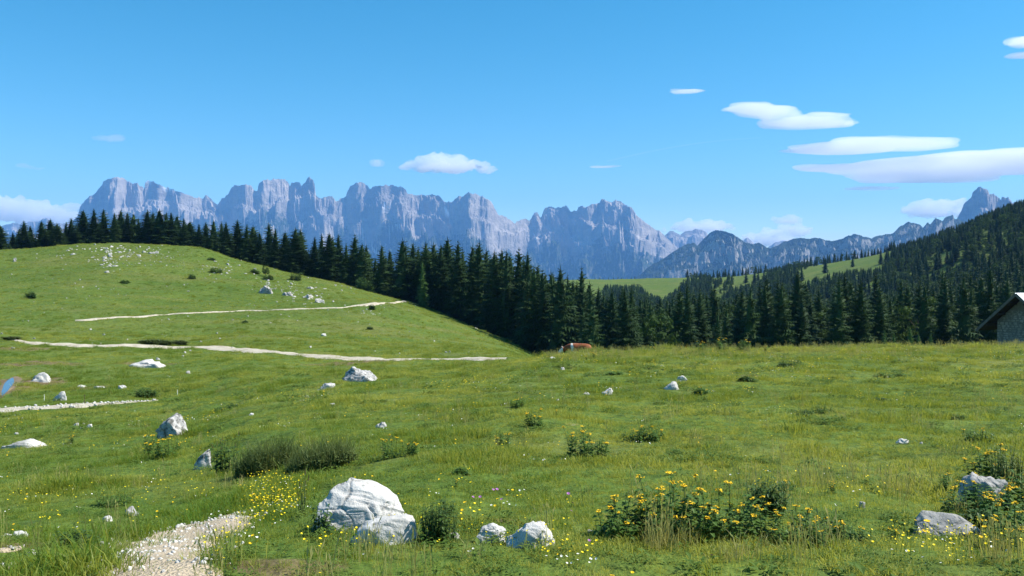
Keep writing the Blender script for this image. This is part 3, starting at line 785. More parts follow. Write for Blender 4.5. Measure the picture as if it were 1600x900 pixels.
# ----------------------------------------------------------------------------
# trees
# ----------------------------------------------------------------------------
def spruce_crown(name, seed, ratio=0.135, whorls=30, per=7, base=0.04, sparse=0.0):
    """crown of a spruce 1 m tall: whorls of drooping branches hung with needle sprays"""
    rs = np.random.RandomState(seed); b = MB()
    lop = rs.uniform(0, 6.28)
    for w in range(whorls):
        f = w / (whorls - 1.0)
        h = base + (0.985 - base) * f ** 0.92
        Lw = ratio * ((1 - f) ** 0.72 * 0.97 + 0.03) * (1 - 0.28 * max(0, (0.14 - f) / 0.14))
        n = max(4, int(round(per * (1 - 0.45 * f))))
        a0 = rs.uniform(0, 6.28)
        for k in range(n):
            if rs.rand() < sparse: continue
            a = a0 + (k + rs.uniform(-0.3, 0.3)) * 2 * math.pi / n
            L = Lw * rs.uniform(0.72, 1.18) * (1 + 0.10 * math.cos(a - lop))
            hh = h + rs.uniform(-0.5, 0.5) * 0.9 / whorls
            dr = np.array([math.cos(a), math.sin(a), 0]); sd = np.array([-dr[1], dr[0], 0])
            up = 0.35 * f - 0.16; droop = 0.42 - 0.5 * f
            pts = []
            for s in np.linspace(0, 1, 6):
                pts.append(dr * L * s + np.array([0, 0, hh + L * (up * s - droop * s * s + 0.10 * s ** 4)]))
            for i in range(1, 6):
                s = i / 5.0
                wd = L * (0.40 * (1 - s) + 0.20) * rs.uniform(0.75, 1.25)
                p0, p1 = pts[i - 1], pts[i]
                for sg in (-1, 1):
                    tip = p1 + sd * sg * wd + dr * wd * 0.55 - np.array([0, 0, wd * rs.uniform(0.25, 0.7)])
                    b.tri(p0, p1, tip)
                    tip2 = (p0 + p1) / 2 + sd * sg * wd * 0.75 - np.array([0, 0, wd * rs.uniform(0.5, 1.0)]) + dr * wd * 0.1
                    b.tri(p0, (p0 + p1 * 2) / 3, tip2)
                hang = (p0 + p1) / 2 + sd * rs.uniform(-0.2, 0.2) * wd - np.array([0, 0, wd * rs.uniform(0.8, 1.4)])
                b.tri(p0, p1, hang)
            b.tri(pts[4] + sd * L * 0.05, pts[4] - sd * L * 0.05, pts[5] + dr * L * 0.10 + np.array([0, 0, L * 0.03]))
    # shaded inner body of dead twigs and needles
    n = 9; prev = None
    for f in np.linspace(base + 0.02, 0.93, 9):
        r = ratio * 0.50 * ((1 - f) ** 0.85)
        ring = b.add(*[(r * rs.uniform(0.7, 1.2) * math.cos(t), r * rs.uniform(0.7, 1.2) * math.sin(t), f + rs.uniform(-0.02, 0.02)) for t in np.arange(n) * 2 * math.pi / n])
        if prev is not None:
            for k in range(n): b.q.append((prev + k, prev + (k + 1) % n, ring + (k + 1) % n, ring + k))
        prev = ring
    for s in range(4):
        a = s * 1.57 + 0.4
        b.tri((0.004 * math.cos(a), 0.004 * math.sin(a), 0.95), (0.004 * math.cos(a + 2), 0.004 * math.sin(a + 2), 0.95), (0, 0, 1.0))
    return b.mesh(name)

def trunk_mesh(name, seed, top=0.95, r=0.012, n=7):
    rs = np.random.RandomState(seed); b = MB()
    zs = np.linspace(-0.03, top, 7)
    b.tube([(rs.uniform(-1, 1) * 0.002, rs.uniform(-1, 1) * 0.002, z) for z in zs], [r * (1.25 if i == 0 else (1 - 0.93 * z / top)) for i, z in enumerate(zs)], n)
    return b.mesh(name, True)

def broad_crown(name, seed, n=3400, leaf=0.040, squash=1.0):
    """crown of a 1 m tall broadleaved tree: clumps of leaf faces with gaps"""
    rs = np.random.RandomState(seed); b = MB()
    cl = []
    for i in range(26):
        a = rs.uniform(0, 6.28); z = rs.uniform(0.25, 0.92)
        rad = 0.30 * squash * math.sqrt(max(0.05, 1 - ((z - 0.55) / 0.45) ** 2)) * rs.uniform(0.5, 1.0)
        cl.append((rad * math.cos(a), rad * math.sin(a), z, rs.uniform(0.07, 0.14)))
    for i in range(n):
        c = cl[rs.randint(len(cl))]
        d = rs.normal(size=3); d /= np.linalg.norm(d)
        p = np.array(c[:3]) + d * c[3] * rs.uniform(0.6, 1.05) * np.array([1, 1, 0.8])
        t = np.cross(d, rs.normal(size=3)); t /= np.linalg.norm(t); s = np.cross(d, t)
        s = s * 0.6 + d * 0.5 * rs.uniform(-1, 1); l = leaf * rs.uniform(0.6, 1.3)
        b.quad(p - t * l * 0.5, p + s * l * 0.35, p + t * l * 0.6, p - s * l * 0.35)
    return b.mesh(name)

def broad_trunk(name, seed):
    rs = np.random.RandomState(seed); b = MB()
    b.tube([(0, 0, -0.03), (0.008, 0, 0.2), (0, 0.01, 0.45), (0.01, 0, 0.8)], [0.026, 0.02, 0.014, 0.004], 7)
    for i in range(6):
        a = i * 1.05 + rs.uniform(-0.3, 0.3); z = 0.22 + 0.08 * i
        b.tube([(0, 0, z), (0.1 * math.cos(a), 0.1 * math.sin(a), z + 0.09), (0.15 * math.cos(a), 0.15 * math.sin(a), z + 0.14)], [0.007, 0.005, 0.001], 5)
    return b.mesh(name, True)

CROWN = [spruce_crown('spruce_crown', 31 + i, rt, wh, pr, bs, sp) for i, (rt, wh, pr, bs, sp) in enumerate(
    [(0.185, 28, 8, 0.02, 0.0), (0.165, 30, 8, 0.03, 0.03), (0.205, 26, 9, 0.02, 0.0), (0.150, 31, 8, 0.04, 0.05), (0.175, 28, 8, 0.08, 0.10), (0.225, 25, 9, 0.02, 0.0), (0.195, 24, 7, 0.06, 0.22), (0.245, 22, 9, 0.02, 0.08)])]
TRUNK = [trunk_mesh('spruce_trunk', 50 + i) for i in range(2)]
YOUNG = spruce_crown('young_spruce_crown', 77, 0.19, 22, 8, 0.02, 0.0)
BCROWN = [broad_crown('leafy_crown', 60 + i) for i in range(3)]
BTRUNK = broad_trunk('leafy_trunk', 66)
for m_ in CROWN: m_.materials.append(M['spruce'])
for m_ in TRUNK: m_.materials.append(M['bark'])
YOUNG.materials.append(M['spruce_young']); BTRUNK.materials.append(M['bark'])
for m_ in BCROWN: m_.materials.append(M['broadleaf'])

TREES = []
def spruce(x, y, h, label, group, var=None, wide=1.0, crown=None, rz=None, cat='tree'):
    g = hz(x, y)
    t = empty('spruce_tree', (x, y, g - 0.12), random.uniform(0, 6.28) if rz is None else rz)
    v = random.randrange(len(CROWN)) if var is None else var
    c = link('crown', CROWN[v] if crown is None else crown, None, t); c.scale = (h * wide, h * wide, h)
    k = link('trunk', TRUNK[v % 2], None, t); k.scale = (h, h, h)
    lean = random.uniform(-0.035, 0.035); t.rotation_euler.x = lean
    tag(t, label, cat, group)
    TREES.append(t)
    return t

ORD = ['first', 'second', 'third', 'fourth', 'fifth', 'sixth', 'seventh', 'eighth', 'ninth', 'tenth', 'eleventh', 'twelfth', 'thirteenth', 'fourteenth', 'fifteenth', 'sixteenth', 'seventeenth', 'eighteenth', 'nineteenth', 'twentieth']
# crest of the left hill in the picture: (px, depth)
def crest_depth(px):
    return float(np.interp(px, [-300, 0, 180, 300, 400, 500, 600, 700, 800, 860, 920], [232, 232, 242, 240, 228, 214, 202, 191, 167, 140, 140]))

# tree tops traced along the forest edge: (px, py) ; the tree stands on the ground just past the hill crest
TOPS = [(1, 351), (19, 362), (38, 344), (47, 352), (65, 344), (78, 341), (89, 350), (102, 346), (111, 340), (130, 327), (147, 325), (162, 326), (178, 332), (189, 327), (199, 331), (207, 332), (230, 327), (239, 330), (249, 326), (260, 331), (268, 331), (277, 335), (287, 340), (297, 345), (311, 349),
        (322, 346), (334, 343), (345, 345), (354, 346), (371, 342), (384, 349), (396, 351), (407, 362), (422, 347), (430, 356), (447, 360), (462, 355), (471, 356), (491, 369), (502, 364), (514, 362), (530, 365), (541, 379), (554, 365), (565, 379), (574, 381), (597, 382), (609, 389), (629, 371), (646, 377), (665, 376), (675, 377), (689, 380), (701, 369), (712, 374),
        (736, 380), (745, 375), (759, 386), (774, 390), (782, 387), (791, 389), (809, 385), (824, 390), (841, 411), (850, 419), (865, 421), (875, 413), (887, 426), (909, 415), (935, 447), (972, 458), (987, 456)]
SEC = [(-50, 126, 'behind the left shoulder of the rocky hill'), (126, 316, 'behind the rocky hilltop'), (316, 480, 'behind the right shoulder of the rocky hill'), (480, 620, 'above the upper path'), (620, 800, 'in the tall dark stand right of the upper path'), (800, 1000, 'between the tall dark stand and the cow')]
cnt = {}
for i, (px, py) in enumerate(TOPS):
    sec = [s for s in SEC if s[0] <= px < s[1]][0]
    cnt[sec[2]] = cnt.get(sec[2], 0) + 1
    nth = ORD[cnt[sec[2]] - 1]
    off = [7, 19, 12, 26, 9, 16][i % 6] if px < 316 else [3, 12, 6, 17, 4, 9][i % 6]
    if px > 830: off = [8, 16, 4, 22][i % 4] + (px - 830) * 0.12
    Y = crest_depth(px) + off
    x = U(px) * Y; g = hz(x, Y)
    top = EYE + (HOR - py) / F * Y
    h = max(7.0, (top - g + 0.12) * 1.005)
    wide = 1.12
    if px in (909, 875, 887): wide = 0.85
    if px < 480: wide = 1.55 if px < 320 else 1.3
    spruce(x, Y, h, '%s spruce from the left %s' % (nth, sec[2]), 'spruces along the forest edge', var=None, wide=wide * float(np.clip(17.0 / h, 0.85, 1.25)) * [1.0, 1.18, 0.9, 1.28, 1.05][i % 5])

# further rows that fill the wood behind the edge
fill = []
rs = np.random.RandomState(5)
tries = 0
fpos = [(t.location.x, t.location.y) for t in TREES]
while len(fill) < 136 and tries < 12000:
    tries += 1
    px = rs.uniform(-60, 925) if rs.rand() < 0.45 else rs.uniform(480, 925); Y = crest_depth(px) + (rs.uniform(5, 45) if px > 480 else rs.uniform(8, 62))
    x = U(px) * Y
    if min((x - a) ** 2 + (Y - b) ** 2 for a, b in fpos) < 3.3 ** 2: continue
    # tree tops stay below the traced edge
    lim = np.interp(px, [t[0] for t in TOPS], [t[1] for t in TOPS]) + rs.uniform(3, 34)
    g = hz(x, Y); h = EYE + (HOR - lim) / F * Y - g
    if h < 8 or h > 27: continue
    fpos.append((x, Y)); fill.append((x, Y, h, px))
for x, Y, h, px in fill:
    side = 'left' if px < 480 else 'central'
    spruce(x, Y, h, 'dark spruce deep in the %s wood, half hidden by the front row' % side, 'spruces filling the %s wood' % side, wide=float(np.clip(17.0 / h, 0.9, 1.25)) * rs.uniform(0.9, 1.35))

# single trees that stand out
p = ground_at(657, 478); Y = p[1] - 1.0
spruce(U(660) * Y, Y, 10.8 * Y / 195.0, 'bright green young spruce in front of the dark stand', None, crown=YOUNG, wide=0.82)
for (px, py, hpx, lab) in ((1396, 541, 26, 'tiny spruce, left of the small ones behind the knoll at right'), (1424, 540, 34, 'slim young spruce, taller of the small ones behind the knoll'), (1435, 541, 24, 'tiny spruce, right of the slim young one behind the knoll'), (1382, 541, 30, 'bushy young spruce at the left end of the small ones'), (1455, 541, 24, 'stubby young spruce nearest the stone hut')):
    Y = 86.0 + (px % 7); x = U(px) * Y; g = hz(x, Y)
    spruce(x, Y, EYE + (HOR - (py - hpx)) / F * Y - g, lab, 'young spruces behind the knoll', crown=YOUNG, wide=0.8)

def inpoly(x, y, poly):
    c = False; j = len(poly) - 1
    for i in range(len(poly)):
        xi, yi = poly[i]; xj, yj = poly[j]
        if (yi > y) != (yj > y) and x < (xj - xi) * (y - yi) / (yj - yi) + xi: c = not c
        j = i
    return c
CLEAR = [
 [(914, 432), (1068, 434), (1060, 446), (1036, 462), (1014, 454), (1000, 442), (946, 442), (932, 460), (914, 466)],
 [(1112, 466), (1116, 452), (1132, 443), (1140, 446), (1128, 458)],
 [(1143, 446), (1146, 433), (1172, 429), (1196, 425), (1184, 437), (1160, 441)],
 [(1236, 442), (1240, 429), (1258, 422), (1283, 413), (1307, 406), (1337, 401), (1366, 396), (1388, 394), (1384, 406), (1366, 416), (1330, 417), (1296, 424), (1274, 430), (1246, 440)],
 [(1396, 430), (1404, 414), (1424, 404), (1420, 412)],
 [(1436, 424), (1438, 414), (1454, 403), (1472, 396), (1498, 398), (1494, 408), (1476, 412)],
 [(1488, 402), (1492, 394), (1517, 387), (1544, 371), (1573, 359), (1568, 374), (1541, 384), (1512, 398)],
 [(1274, 460), (1276, 454), (1301, 448), (1298, 461)], [(1336, 462), (1340, 454), (1376, 432), (1378, 442), (1352, 458)]]
def clear(px, py): return any(inpoly(px, py, c) for c in CLEAR)

# the wooded hillside at the right
cand = []
rs = np.random.RandomState(8)
cells = {}
tries = 0
while tries < 38000:
    tries += 1
    px = rs.uniform(905, 2050)
    Y = 128 + 1000 * rs.rand() ** 1.35
    x = U(px) * Y
    sp = 4.2 + 2.0 * rs.rand() if Y < 500 else 4.6
    key = (int(x // 9), int(Y // 9))
    near = [q for i in (-1, 0, 1) for j in (-1, 0, 1) for q in cells.get((key[0] + i, key[1] + j), [])]
    if any((x - a) ** 2 + (Y - b) ** 2 < sp * sp for a, b in near): continue
    cells.setdefault(key, []).append((x, Y)); cand.append((px, x, Y))
cx_ = np.array([c[1] for c in cand]); cy_ = np.array([c[2] for c in cand]); cz_ = H(cx_, cy_)
hill = []
# upper limit of tree tops seen in the photograph
LIMX = [905, 935, 990, 1010, 1040, 1065, 1085, 1100, 1130, 1160, 1200, 1240, 1280, 1320, 1345, 1360, 1400, 1430, 1460, 1500, 1530, 1560, 1600, 1700, 2050]
LIMY = [432, 432, 432, 429, 430, 430, 423, 424, 428, 422, 416, 406, 403, 396, 393, 390, 378, 370, 359, 345, 332, 318, 304, 285, 190]
for (px, x, Y), z in zip(cand, cz_):
    pyb = HOR - F * (z - EYE) / Y
    if clear(px, pyb): continue
    if Y > 1010 and px < 1075: continue
    h = rs.uniform(11.5, 18.5) if Y < 420 else rs.uniform(8.5, 15.0)
    if Y < 170: h = rs.uniform(13.5, 18.0)
    lim = np.interp(px, LIMX, LIMY) + rs.uniform(0, 8)
    ok = False
    for _ in range(4):
        pyt = HOR - F * (z + h - EYE) / Y
        if pyt < lim or clear(px, pyt) or clear(px - 3, pyt + 4) or clear(px + 3, pyt + 4): h *= 0.8
        else: ok = True; break
    if not ok or h < 5.5: continue
    hill.append((h / Y, x, Y, z, h, px))
# keep the near trees that show largest as things, the rest as one wood
hill.sort(key=lambda t: -t[0])
BROAD = set()
def visible_above(Y, px, z, h):
    """does the top rise over the foreground knoll"""
    return HOR - F * (z + h - EYE) / Y < 540
hill = [t for t in hill if visible_above(t[2], t[5], t[3], t[4]) and t[5] < 2050]
hill = [t for t in hill if t[5] < 1640][:96] + [t for t in hill if t[5] >= 1640] + [t for t in hill if t[5] < 1640][96:]
near_n = 96
for i, (_, x, Y, z, h, px) in enumerate(hill[:near_n]):
    zone = ['just right of the cow, behind the knoll', 'below the far pasture, behind the knoll', 'behind the left half of the knoll crest', 'behind the middle of the knoll crest', 'behind the knoll below the open ridge', 'behind the young spruces near the hut', 'behind the stone hut'][int(np.searchsorted([980, 1070, 1160, 1260, 1380, 1480], px))]
    if i % 9 == 4 and Y < 400:
        g = empty('broadleaf_tree', (x, Y, z - 0.1), random.uniform(0, 6.28))
        c = link('crown', BCROWN[i % 3], None, g); c.scale = (h * 0.8, h * 0.8, h * 0.8)
        k = link('trunk', BTRUNK, None, g); k.scale = (h * 0.8,) * 3
        tag(g, 'rounded leafy tree %s' % zone, 'tree', 'leafy trees %s' % zone)
    else:
        spruce(x, Y, h, 'dark spruce %s' % zone, 'spruces %s' % zone, wide=float(np.clip(15.0 / h, 0.9, 1.35)))
HILL_REST = hill[near_n:]

# ----------------------------------------------------------------------------
# scatter: one object whose points carry instanced plants (geometry nodes)
# ----------------------------------------------------------------------------
def scatter(name, pts, rot, scale, idx, tint, meshes, label, cat, tilt=None):
    col = bpy.data.collections.new(name + '_source')
    for i, me in enumerate(meshes):
        o = bpy.data.objects.new('%s_%02d' % (name, i), me); col.objects.link(o)
    me = bpy.data.meshes.new(name)
    pts = np.asarray(pts, np.float32)
    me.vertices.add(len(pts)); me.vertices.foreach_set('co', pts.ravel())
    fattr(me, 'rotz', rot); fattr(me, 'size', scale); fattr(me, 'tint', tint)
    fattr(me, 'tilt', tilt if tilt is not None else np.zeros(len(pts)))
    a = me.attributes.new('pick', 'INT', 'POINT'); a.data.foreach_set('value', np.asarray(idx, np.int32))
    o = link(name, me)
    for m_ in {mm for s in meshes for mm in s.materials}: me.materials.append(m_)
    t = bpy.data.node_groups.new(name + '_nodes', 'GeometryNodeTree')
    t.interface.new_socket('Geometry', in_out='INPUT', socket_type='NodeSocketGeometry')
    t.interface.new_socket('Geometry', in_out='OUTPUT', socket_type='NodeSocketGeometry')
    N = t.nodes; gi = N.new('NodeGroupInput'); go = N.new('NodeGroupOutput')
    inst = N.new('GeometryNodeInstanceOnPoints'); ci = N.new('GeometryNodeCollectionInfo')
    ci.inputs['Collection'].default_value = col; ci.inputs['Separate Children'].default_value = True; ci.inputs['Reset Children'].default_value = True
    def na(nm, typ):
        n = N.new('GeometryNodeInputNamedAttribute'); n.data_type = typ; n.inputs['Name'].default_value = nm
        return n.outputs['Attribute']
    cmb = N.new('ShaderNodeCombineXYZ')
    L = t.links.new
    L(na('rotz', 'FLOAT'), cmb.inputs['Z']); L(na('tilt', 'FLOAT'), cmb.inputs['X'])
    e2r = N.new('FunctionNodeEulerToRotation'); L(cmb.outputs[0], e2r.inputs[0])
    L(gi.outputs[0], inst.inputs['Points']); L(ci.outputs[0], inst.inputs['Instance'])
    inst.inputs['Pick Instance'].default_value = True
    L(na('pick', 'INT'), inst.inputs['Instance Index']); L(e2r.outputs[0], inst.inputs['Rotation']); L(na('size', 'FLOAT'), inst.inputs['Scale'])
    L(inst.outputs[0], go.inputs[0])
    md = o.modifiers.new('scatter', 'NODES'); md.node_group = t
    return tag(o, label, cat, kind='stuff')

FARCROWN = [spruce_crown('far_spruce', 90 + i, rt, 17, 7, 0.02) for i, rt in enumerate((0.23, 0.20, 0.27))]
for m_ in FARCROWN: m_.materials.append(M['spruce_far'])
k_ = mat_leaf('far_leafy_foliage', (0.024, 0.056, 0.014), (0.066, 0.114, 0.030), 0.25, 0.75, 0.3, 0.1, 0.5, 'tint')
FARLEAF = [broad_crown('far_leafy_tree', 95 + i, 1300, 0.055, 1.1) for i in range(2)]
for m_ in FARLEAF: m_.materials.append(k_)
rs = np.random.RandomState(3)
n = len(HILL_REST)
# small trees on the sky line of the far pasture
extra = []
for px in list(np.arange(930, 1000, 7.0)) + list(np.arange(1072, 1100, 6.0)) + list(np.arange(1100, 1200, 5.0)) + list(np.arange(1240, 1350, 3.6)) + list(np.arange(1350, 1400, 4.0)):
    px = px + rs.uniform(-2, 2)
    Y = float(np.interp(px, [900, 1100, 1250, 1400], [1085, 1062, 955, 905])) + rs.uniform(0, 25)
    hh = rs.uniform(2.5, 4) if px < 1000 else rs.uniform(7, 12)
    extra.append((0, U(px) * Y, Y, hz(U(px) * Y, Y), hh, px))
al = HILL_REST + extra
fp = np.array([(t[1], t[2], t[3] - 0.2) for t in al]); fh = np.array([t[4] for t in al])
pick = np.where(rs.rand(len(al)) < np.where(fp[:, 1] < 430, 0.07, 0.20), rs.randint(3, 5, len(al)), rs.randint(0, 3, len(al)))
for i, t in enumerate(al):
    if t[2] > 700 and t[5] > 1380: pick[i] = rs.randint(0, 3)
fh = np.where(pick >= 3, fh * 0.85, fh)
lw = []
for _ in range(130):
    px = rs.uniform(-340, -62); Y = crest_depth(px) + rs.uniform(6, 60); x = U(px) * Y
    lw.append((x, Y, hz(x, Y) - 0.2))
scatter('spruce_wood', np.array(lw), rs.uniform(0, 6.28, len(lw)), rs.uniform(10, 17, len(lw)), rs.randint(0, 3, len(lw)), rs.rand(len(lw)), FARCROWN, 'spruce wood running on past the left edge of the hill', 'wood')
scatter('distant_wood', fp, rs.uniform(0, 6.28, len(al)), fh, pick, rs.rand(len(al)), FARCROWN + FARLEAF, 'far wood covering the hillside and ridge at the right', 'wood')
print('TREES', len(TREES), 'far', len(al))
# ----------------------------------------------------------------------------
# rocks
# ----------------------------------------------------------------------------
def n3(p, s, seed):
    return (gnoise(p[:, 0] * s + p[:, 2] * s * 0.7, p[:, 1] * s - p[:, 2] * s * 0.6, seed) + gnoise(p[:, 1] * s + 7.1, p[:, 2] * s + p[:, 0] * s * 0.3, seed + 1) + gnoise(p[:, 2] * s * 1.1 + 3.7, p[:, 0] * s - 5.2, seed + 2)) * 0.6

def rock_mesh(name, seed, w, d, h, sub=4, profile=None, block=0.72, facets=12, rough=0.06, cracks=0.0, under=0.25, _r=0):
    """w, d, h in metres, base at z = 0 with a root below it; profile = [(x -1..1, relative height)]"""
    rs = np.random.RandomState(seed)
    bm = bmesh.new(); bmesh.ops.create_icosphere(bm, subdivisions=sub, radius=1.0)
    v = np.array([x.co[:] for x in bm.verts]); f = [[x.index for x in fc.verts] for fc in bm.faces]; bm.free()
    s = np.sign(v) * np.abs(v) ** block
    for _ in range(facets):
        n = rs.normal(size=3); n[2] = n[2] * 0.6 + 0.15; n /= np.linalg.norm(n)
        c = rs.uniform(0.62, 0.95)
        e = s @ n - c
        s = s - np.where(e > 0, e, 0)[:, None] * n * 0.92
    s += (s / np.linalg.norm(s, axis=1)[:, None]) * (rough * 2.2 * n3(s, 1.3, seed) + rough * 1.1 * n3(s, 3.1, seed + 5) + rough * 0.5 * n3(s, 7.5, seed + 9) + rough * 0.3 * n3(s, 17.0, seed + 13))[:, None]
    led = n3(s, 0.9, seed + 31) + 1.6 * s[:, 2] + 0.5 * s[:, 0]
    s -= (s / np.linalg.norm(s, axis=1)[:, None]) * (rough * 0.9 * np.abs((led * 2.3) % 1.0 - 0.5) ** 0.6)[:, None]
    s += (s / np.linalg.norm(s, axis=1)[:, None]) * (rough * 1.2 * (ridged(s[:, 0] * 2.2 + s[:, 2], s[:, 1] * 2.2 - s[:, 2] * 1.4, 4, seed + 41) - 0.5))[:, None]
    if cracks > 0:
        q = np.abs(n3(s, 1.5, seed + 21) + 0.35 * n3(s, 4.0, seed + 22))
        s -= (s / np.linalg.norm(s, axis=1)[:, None]) * (cracks * np.exp(-(q / 0.03) ** 2))[:, None]
    s[:, 0] = (s[:, 0] - (s[:, 0].max() + s[:, 0].min()) / 2) * 2 / (s[:, 0].max() - s[:, 0].min()); s[:, 2] /= s[:, 2].max()
    hz_ = np.ones(len(s))
    if profile: hz_ = np.interp(s[:, 0], [a for a, b in profile], [b for a, b in profile])
    z = np.where(s[:, 2] > 0, s[:, 2] * h * hz_, s[:, 2] * h * under)
    return np_mesh(name, np.stack([s[:, 0] * w / 2, s[:, 1] * d / 2, z], -1), f, None, True)

def rock(name, px0, px1, ytop, ybase, label, seed, mat='rock', sub=4, depth=0.8, sink=0.12, rz=0.0, group=None, **kw):
    """a rock seen between two columns, standing on the ground at row ybase"""
    g = ground_at((px0 + px1) / 2, ybase - 1)
    Y = g[1]; w = (px1 - px0) / F * Y; h = max(0.05 * w, (ybase - ytop) / F * Y) * (0.85 if sub <= 3 else 0.95)
    Yc = Y + w * depth * 0.30
    x = U((px0 + px1) / 2) * Yc
    z = min(hz(x, Yc), hz(x, Y))
    if sub <= 3: kw.setdefault('rough', 0.12)
    else: kw.setdefault('rough', 0.12)
    me = rock_mesh(name, seed, w * 1.03, w * depth, h * (1 + sink), max(sub, 4) if w > 0.12 else sub, **kw)
    me.materials.append(M[mat])
    o = link(name, me, None, None, (x, Yc, z - h * sink * 0.6)); o.rotation_euler.z = rz
    return tag(o, label, 'rock', group)

ROCKS = []
def rk(*a, **k):
    o = rock(*a, **k); ROCKS.append(o); return o
rk('boulder', 478, 638, 752, 828, 'largest white boulder, cracked and domed, in the foreground', 3, 'rock', 6, 0.62, profile=[(-1, 0.88), (-0.75, 0.97), (-0.4, 1.0), (0.0, 0.94), (0.5, 0.72), (1, 0.42)], block=0.46, facets=9, rough=0.040, cracks=0.085)
rk('boulder', 548, 662, 806, 852, 'long low white rock in front of the largest boulder', 14, 'rock', 5, 0.42, profile=[(-1, 0.55), (-0.5, 0.8), (0.1, 0.92), (0.75, 1.0), (1, 0.85)], block=0.6, facets=8, rough=0.06)
rk('boulder', 740, 794, 817, 849, 'left and flatter of the two touching rocks near the bottom', 25, 'rock', 5, 0.7, profile=[(-1, 0.6), (0, 0.9), (1, 1)], rough=0.08)
rk('boulder', 790, 867, 813, 856, 'right and larger of the two touching rocks near the bottom', 36, 'rock', 5, 0.75, profile=[(-1, 0.7), (-0.2, 1), (0.4, 0.92), (1, 0.6)], rough=0.085, cracks=0.04)
rk('boulder', 1495, 1588, 733, 802, 'grey upright boulder among yellow ragwort at the right edge', 47, 'rock_grey', 5, 0.8, profile=[(-1, 0.95), (-0.5, 1), (0, 0.8), (0.4, 0.83), (1, 0.55)], rough=0.08, cracks=0.03)
rk('boulder', 1428, 1530, 796, 838, 'long grey slab of rock in the lower right grass', 58, 'rock_grey', 5, 0.5, profile=[(-1, 0.8), (-0.65, 1), (-0.3, 0.88), (0.4, 0.7), (1, 0.4)], block=0.65, facets=5, rough=0.045)
rk('boulder', 243, 300, 646, 686, 'dark pointed rock with a white tip behind yellow flowers, left', 69, 'rock_dark', 5, 0.8, profile=[(-1, 0.45), (-0.3, 0.85), (0.1, 1), (0.5, 0.85), (1, 0.6)], rough=0.09)
rk('boulder', 302, 334, 700, 734, 'small pointed white rock against the tall dark herb thicket', 80, 'rock_dark', 4, 0.8, profile=[(-1, 0.3), (0.2, 0.9), (0.7, 1), (1, 0.7)], rough=0.09)
rk('boulder', 3, 72, 687, 701, 'flat wavy white rock ledge at the left edge', 91, 'rock', 4, 0.45, profile=[(-1, 0.4), (-0.4, 0.6), (0.3, 1), (0.6, 0.7), (1, 0.6)])
rk('boulder', 47, 82, 583, 598, 'white rock beside the puddle', 102, 'rock', 4, 0.7, profile=[(-1, 0.4), (-0.2, 0.9), (0.3, 1), (1, 0.7)])
rk('boulder', 83, 106, 611, 627, 'tilted white rock between the puddle and the stony track', 113, 'rock', 4, 0.8, profile=[(-1, 0.3), (0.2, 0.9), (1, 1)])
rk('rock_outcrop', 200, 258, 562, 576, 'low creamy rock outcrop with bare soil below the long track', 124, 'rock', 4, 0.8, profile=[(-1, 0.4), (-0.2, 0.8), (0.1, 1), (0.6, 0.9), (1, 0.4)], rough=0.2, facets=18)
rk('boulder', 534, 592, 574, 597, 'two-humped grey and white boulder below the bend of the track', 135, 'rock_dark', 5, 0.7, profile=[(-1, 0.6), (-0.4, 1), (-0.1, 0.8), (0.4, 1.0), (1, 0.6)], rough=0.09)
rk('boulder', 496, 524, 599, 609, 'flat white rock left of the two-humped boulder', 146, 'rock', 4, 0.6)
rk('boulder', 586, 604, 659, 669, 'small white stone alone in the grass right of the herb thicket', 157, 'rock', 3, 0.8)
rk('boulder', 940, 958, 606, 618, 'white stone with dark shadow left of the pair on the knoll', 168, 'rock', 3, 0.8)
rk('boulder', 1036, 1063, 595, 610, 'front white rock of the pair on the knoll', 179, 'rock', 4, 0.8, profile=[(-1, 0.3), (0.1, 1), (1, 0.6)])
rk('boulder', 1056, 1074, 586, 597, 'rear white rock of the pair on the knoll', 190, 'rock', 3, 0.8, profile=[(-1, 0.9), (0, 1), (1, 0.6)])
rk('boulder', 1401, 1421, 686, 695, 'small flat white stone in the open grass at right', 201, 'rock', 3, 0.8)
rk('stone', 1436, 1442, 691, 695, 'tiny white stone just right of the flat white one', 212, 'rock', 3)
rk('stone', 194, 218, 793, 807, 'grey wedge-shaped stone in the grass above the gravel patch', 223, 'rock_grey', 4)
rk('stone', 159, 177, 806, 816, 'pale pinkish stone left of the grey wedge', 234, 'rock', 3)
rk('stone', 21, 43, 830, 842, 'white stone at the left edge of the foreground', 245, 'rock', 4)
rk('stone', 0, 20, 834, 841, 'flat white stone touching the left picture edge', 256, 'rock', 3)
rk('stone', 41, 57, 859, 869, 'white stone in the bottom left corner grass', 267, 'rock', 3)
rk('stone', 274, 289, 818, 829, 'white angular stone on the rim of the gravel patch', 278, 'rock', 3)
rk('stone', 703, 719, 831, 843, 'small white stone right of the leafy nettle clump', 289, 'rock', 3)
rk('stone', 1341, 1353, 783, 795, 'small grey stone between the ragwort bank and the slab', 300, 'rock_grey', 3)
rk('stone', 1217, 1232, 779, 789, 'grey stone peeping out of the ragwort bank', 311, 'rock_grey', 3)
rk('stone', 184, 198, 602, 608, 'pair-like pinkish stone right of the dirt streak in the hollow', 322, 'rock', 3)
rk('stone', 857, 868, 558, 563, 'flat white stone in front of the cow', 333, 'rock', 3)
rk('stone', 876, 882, 574, 579, 'tiny white stone below the cow', 344, 'rock', 3)
rk('stone', 868, 874, 624, 628, 'tiny white stone in the middle of the knoll slope', 355, 'rock', 3)
rk('stone', 908, 924, 613, 618, 'low pale stone left of the shadowed white stone', 366, 'rock', 3)
rk('stone', 917, 926, 828, 835, 'pale pebble left of the ragwort bank', 377, 'rock', 3)
rk('stone', 120, 134, 602, 607, 'left flat stone of the dirt streak in the hollow', 388, 'rock', 3)
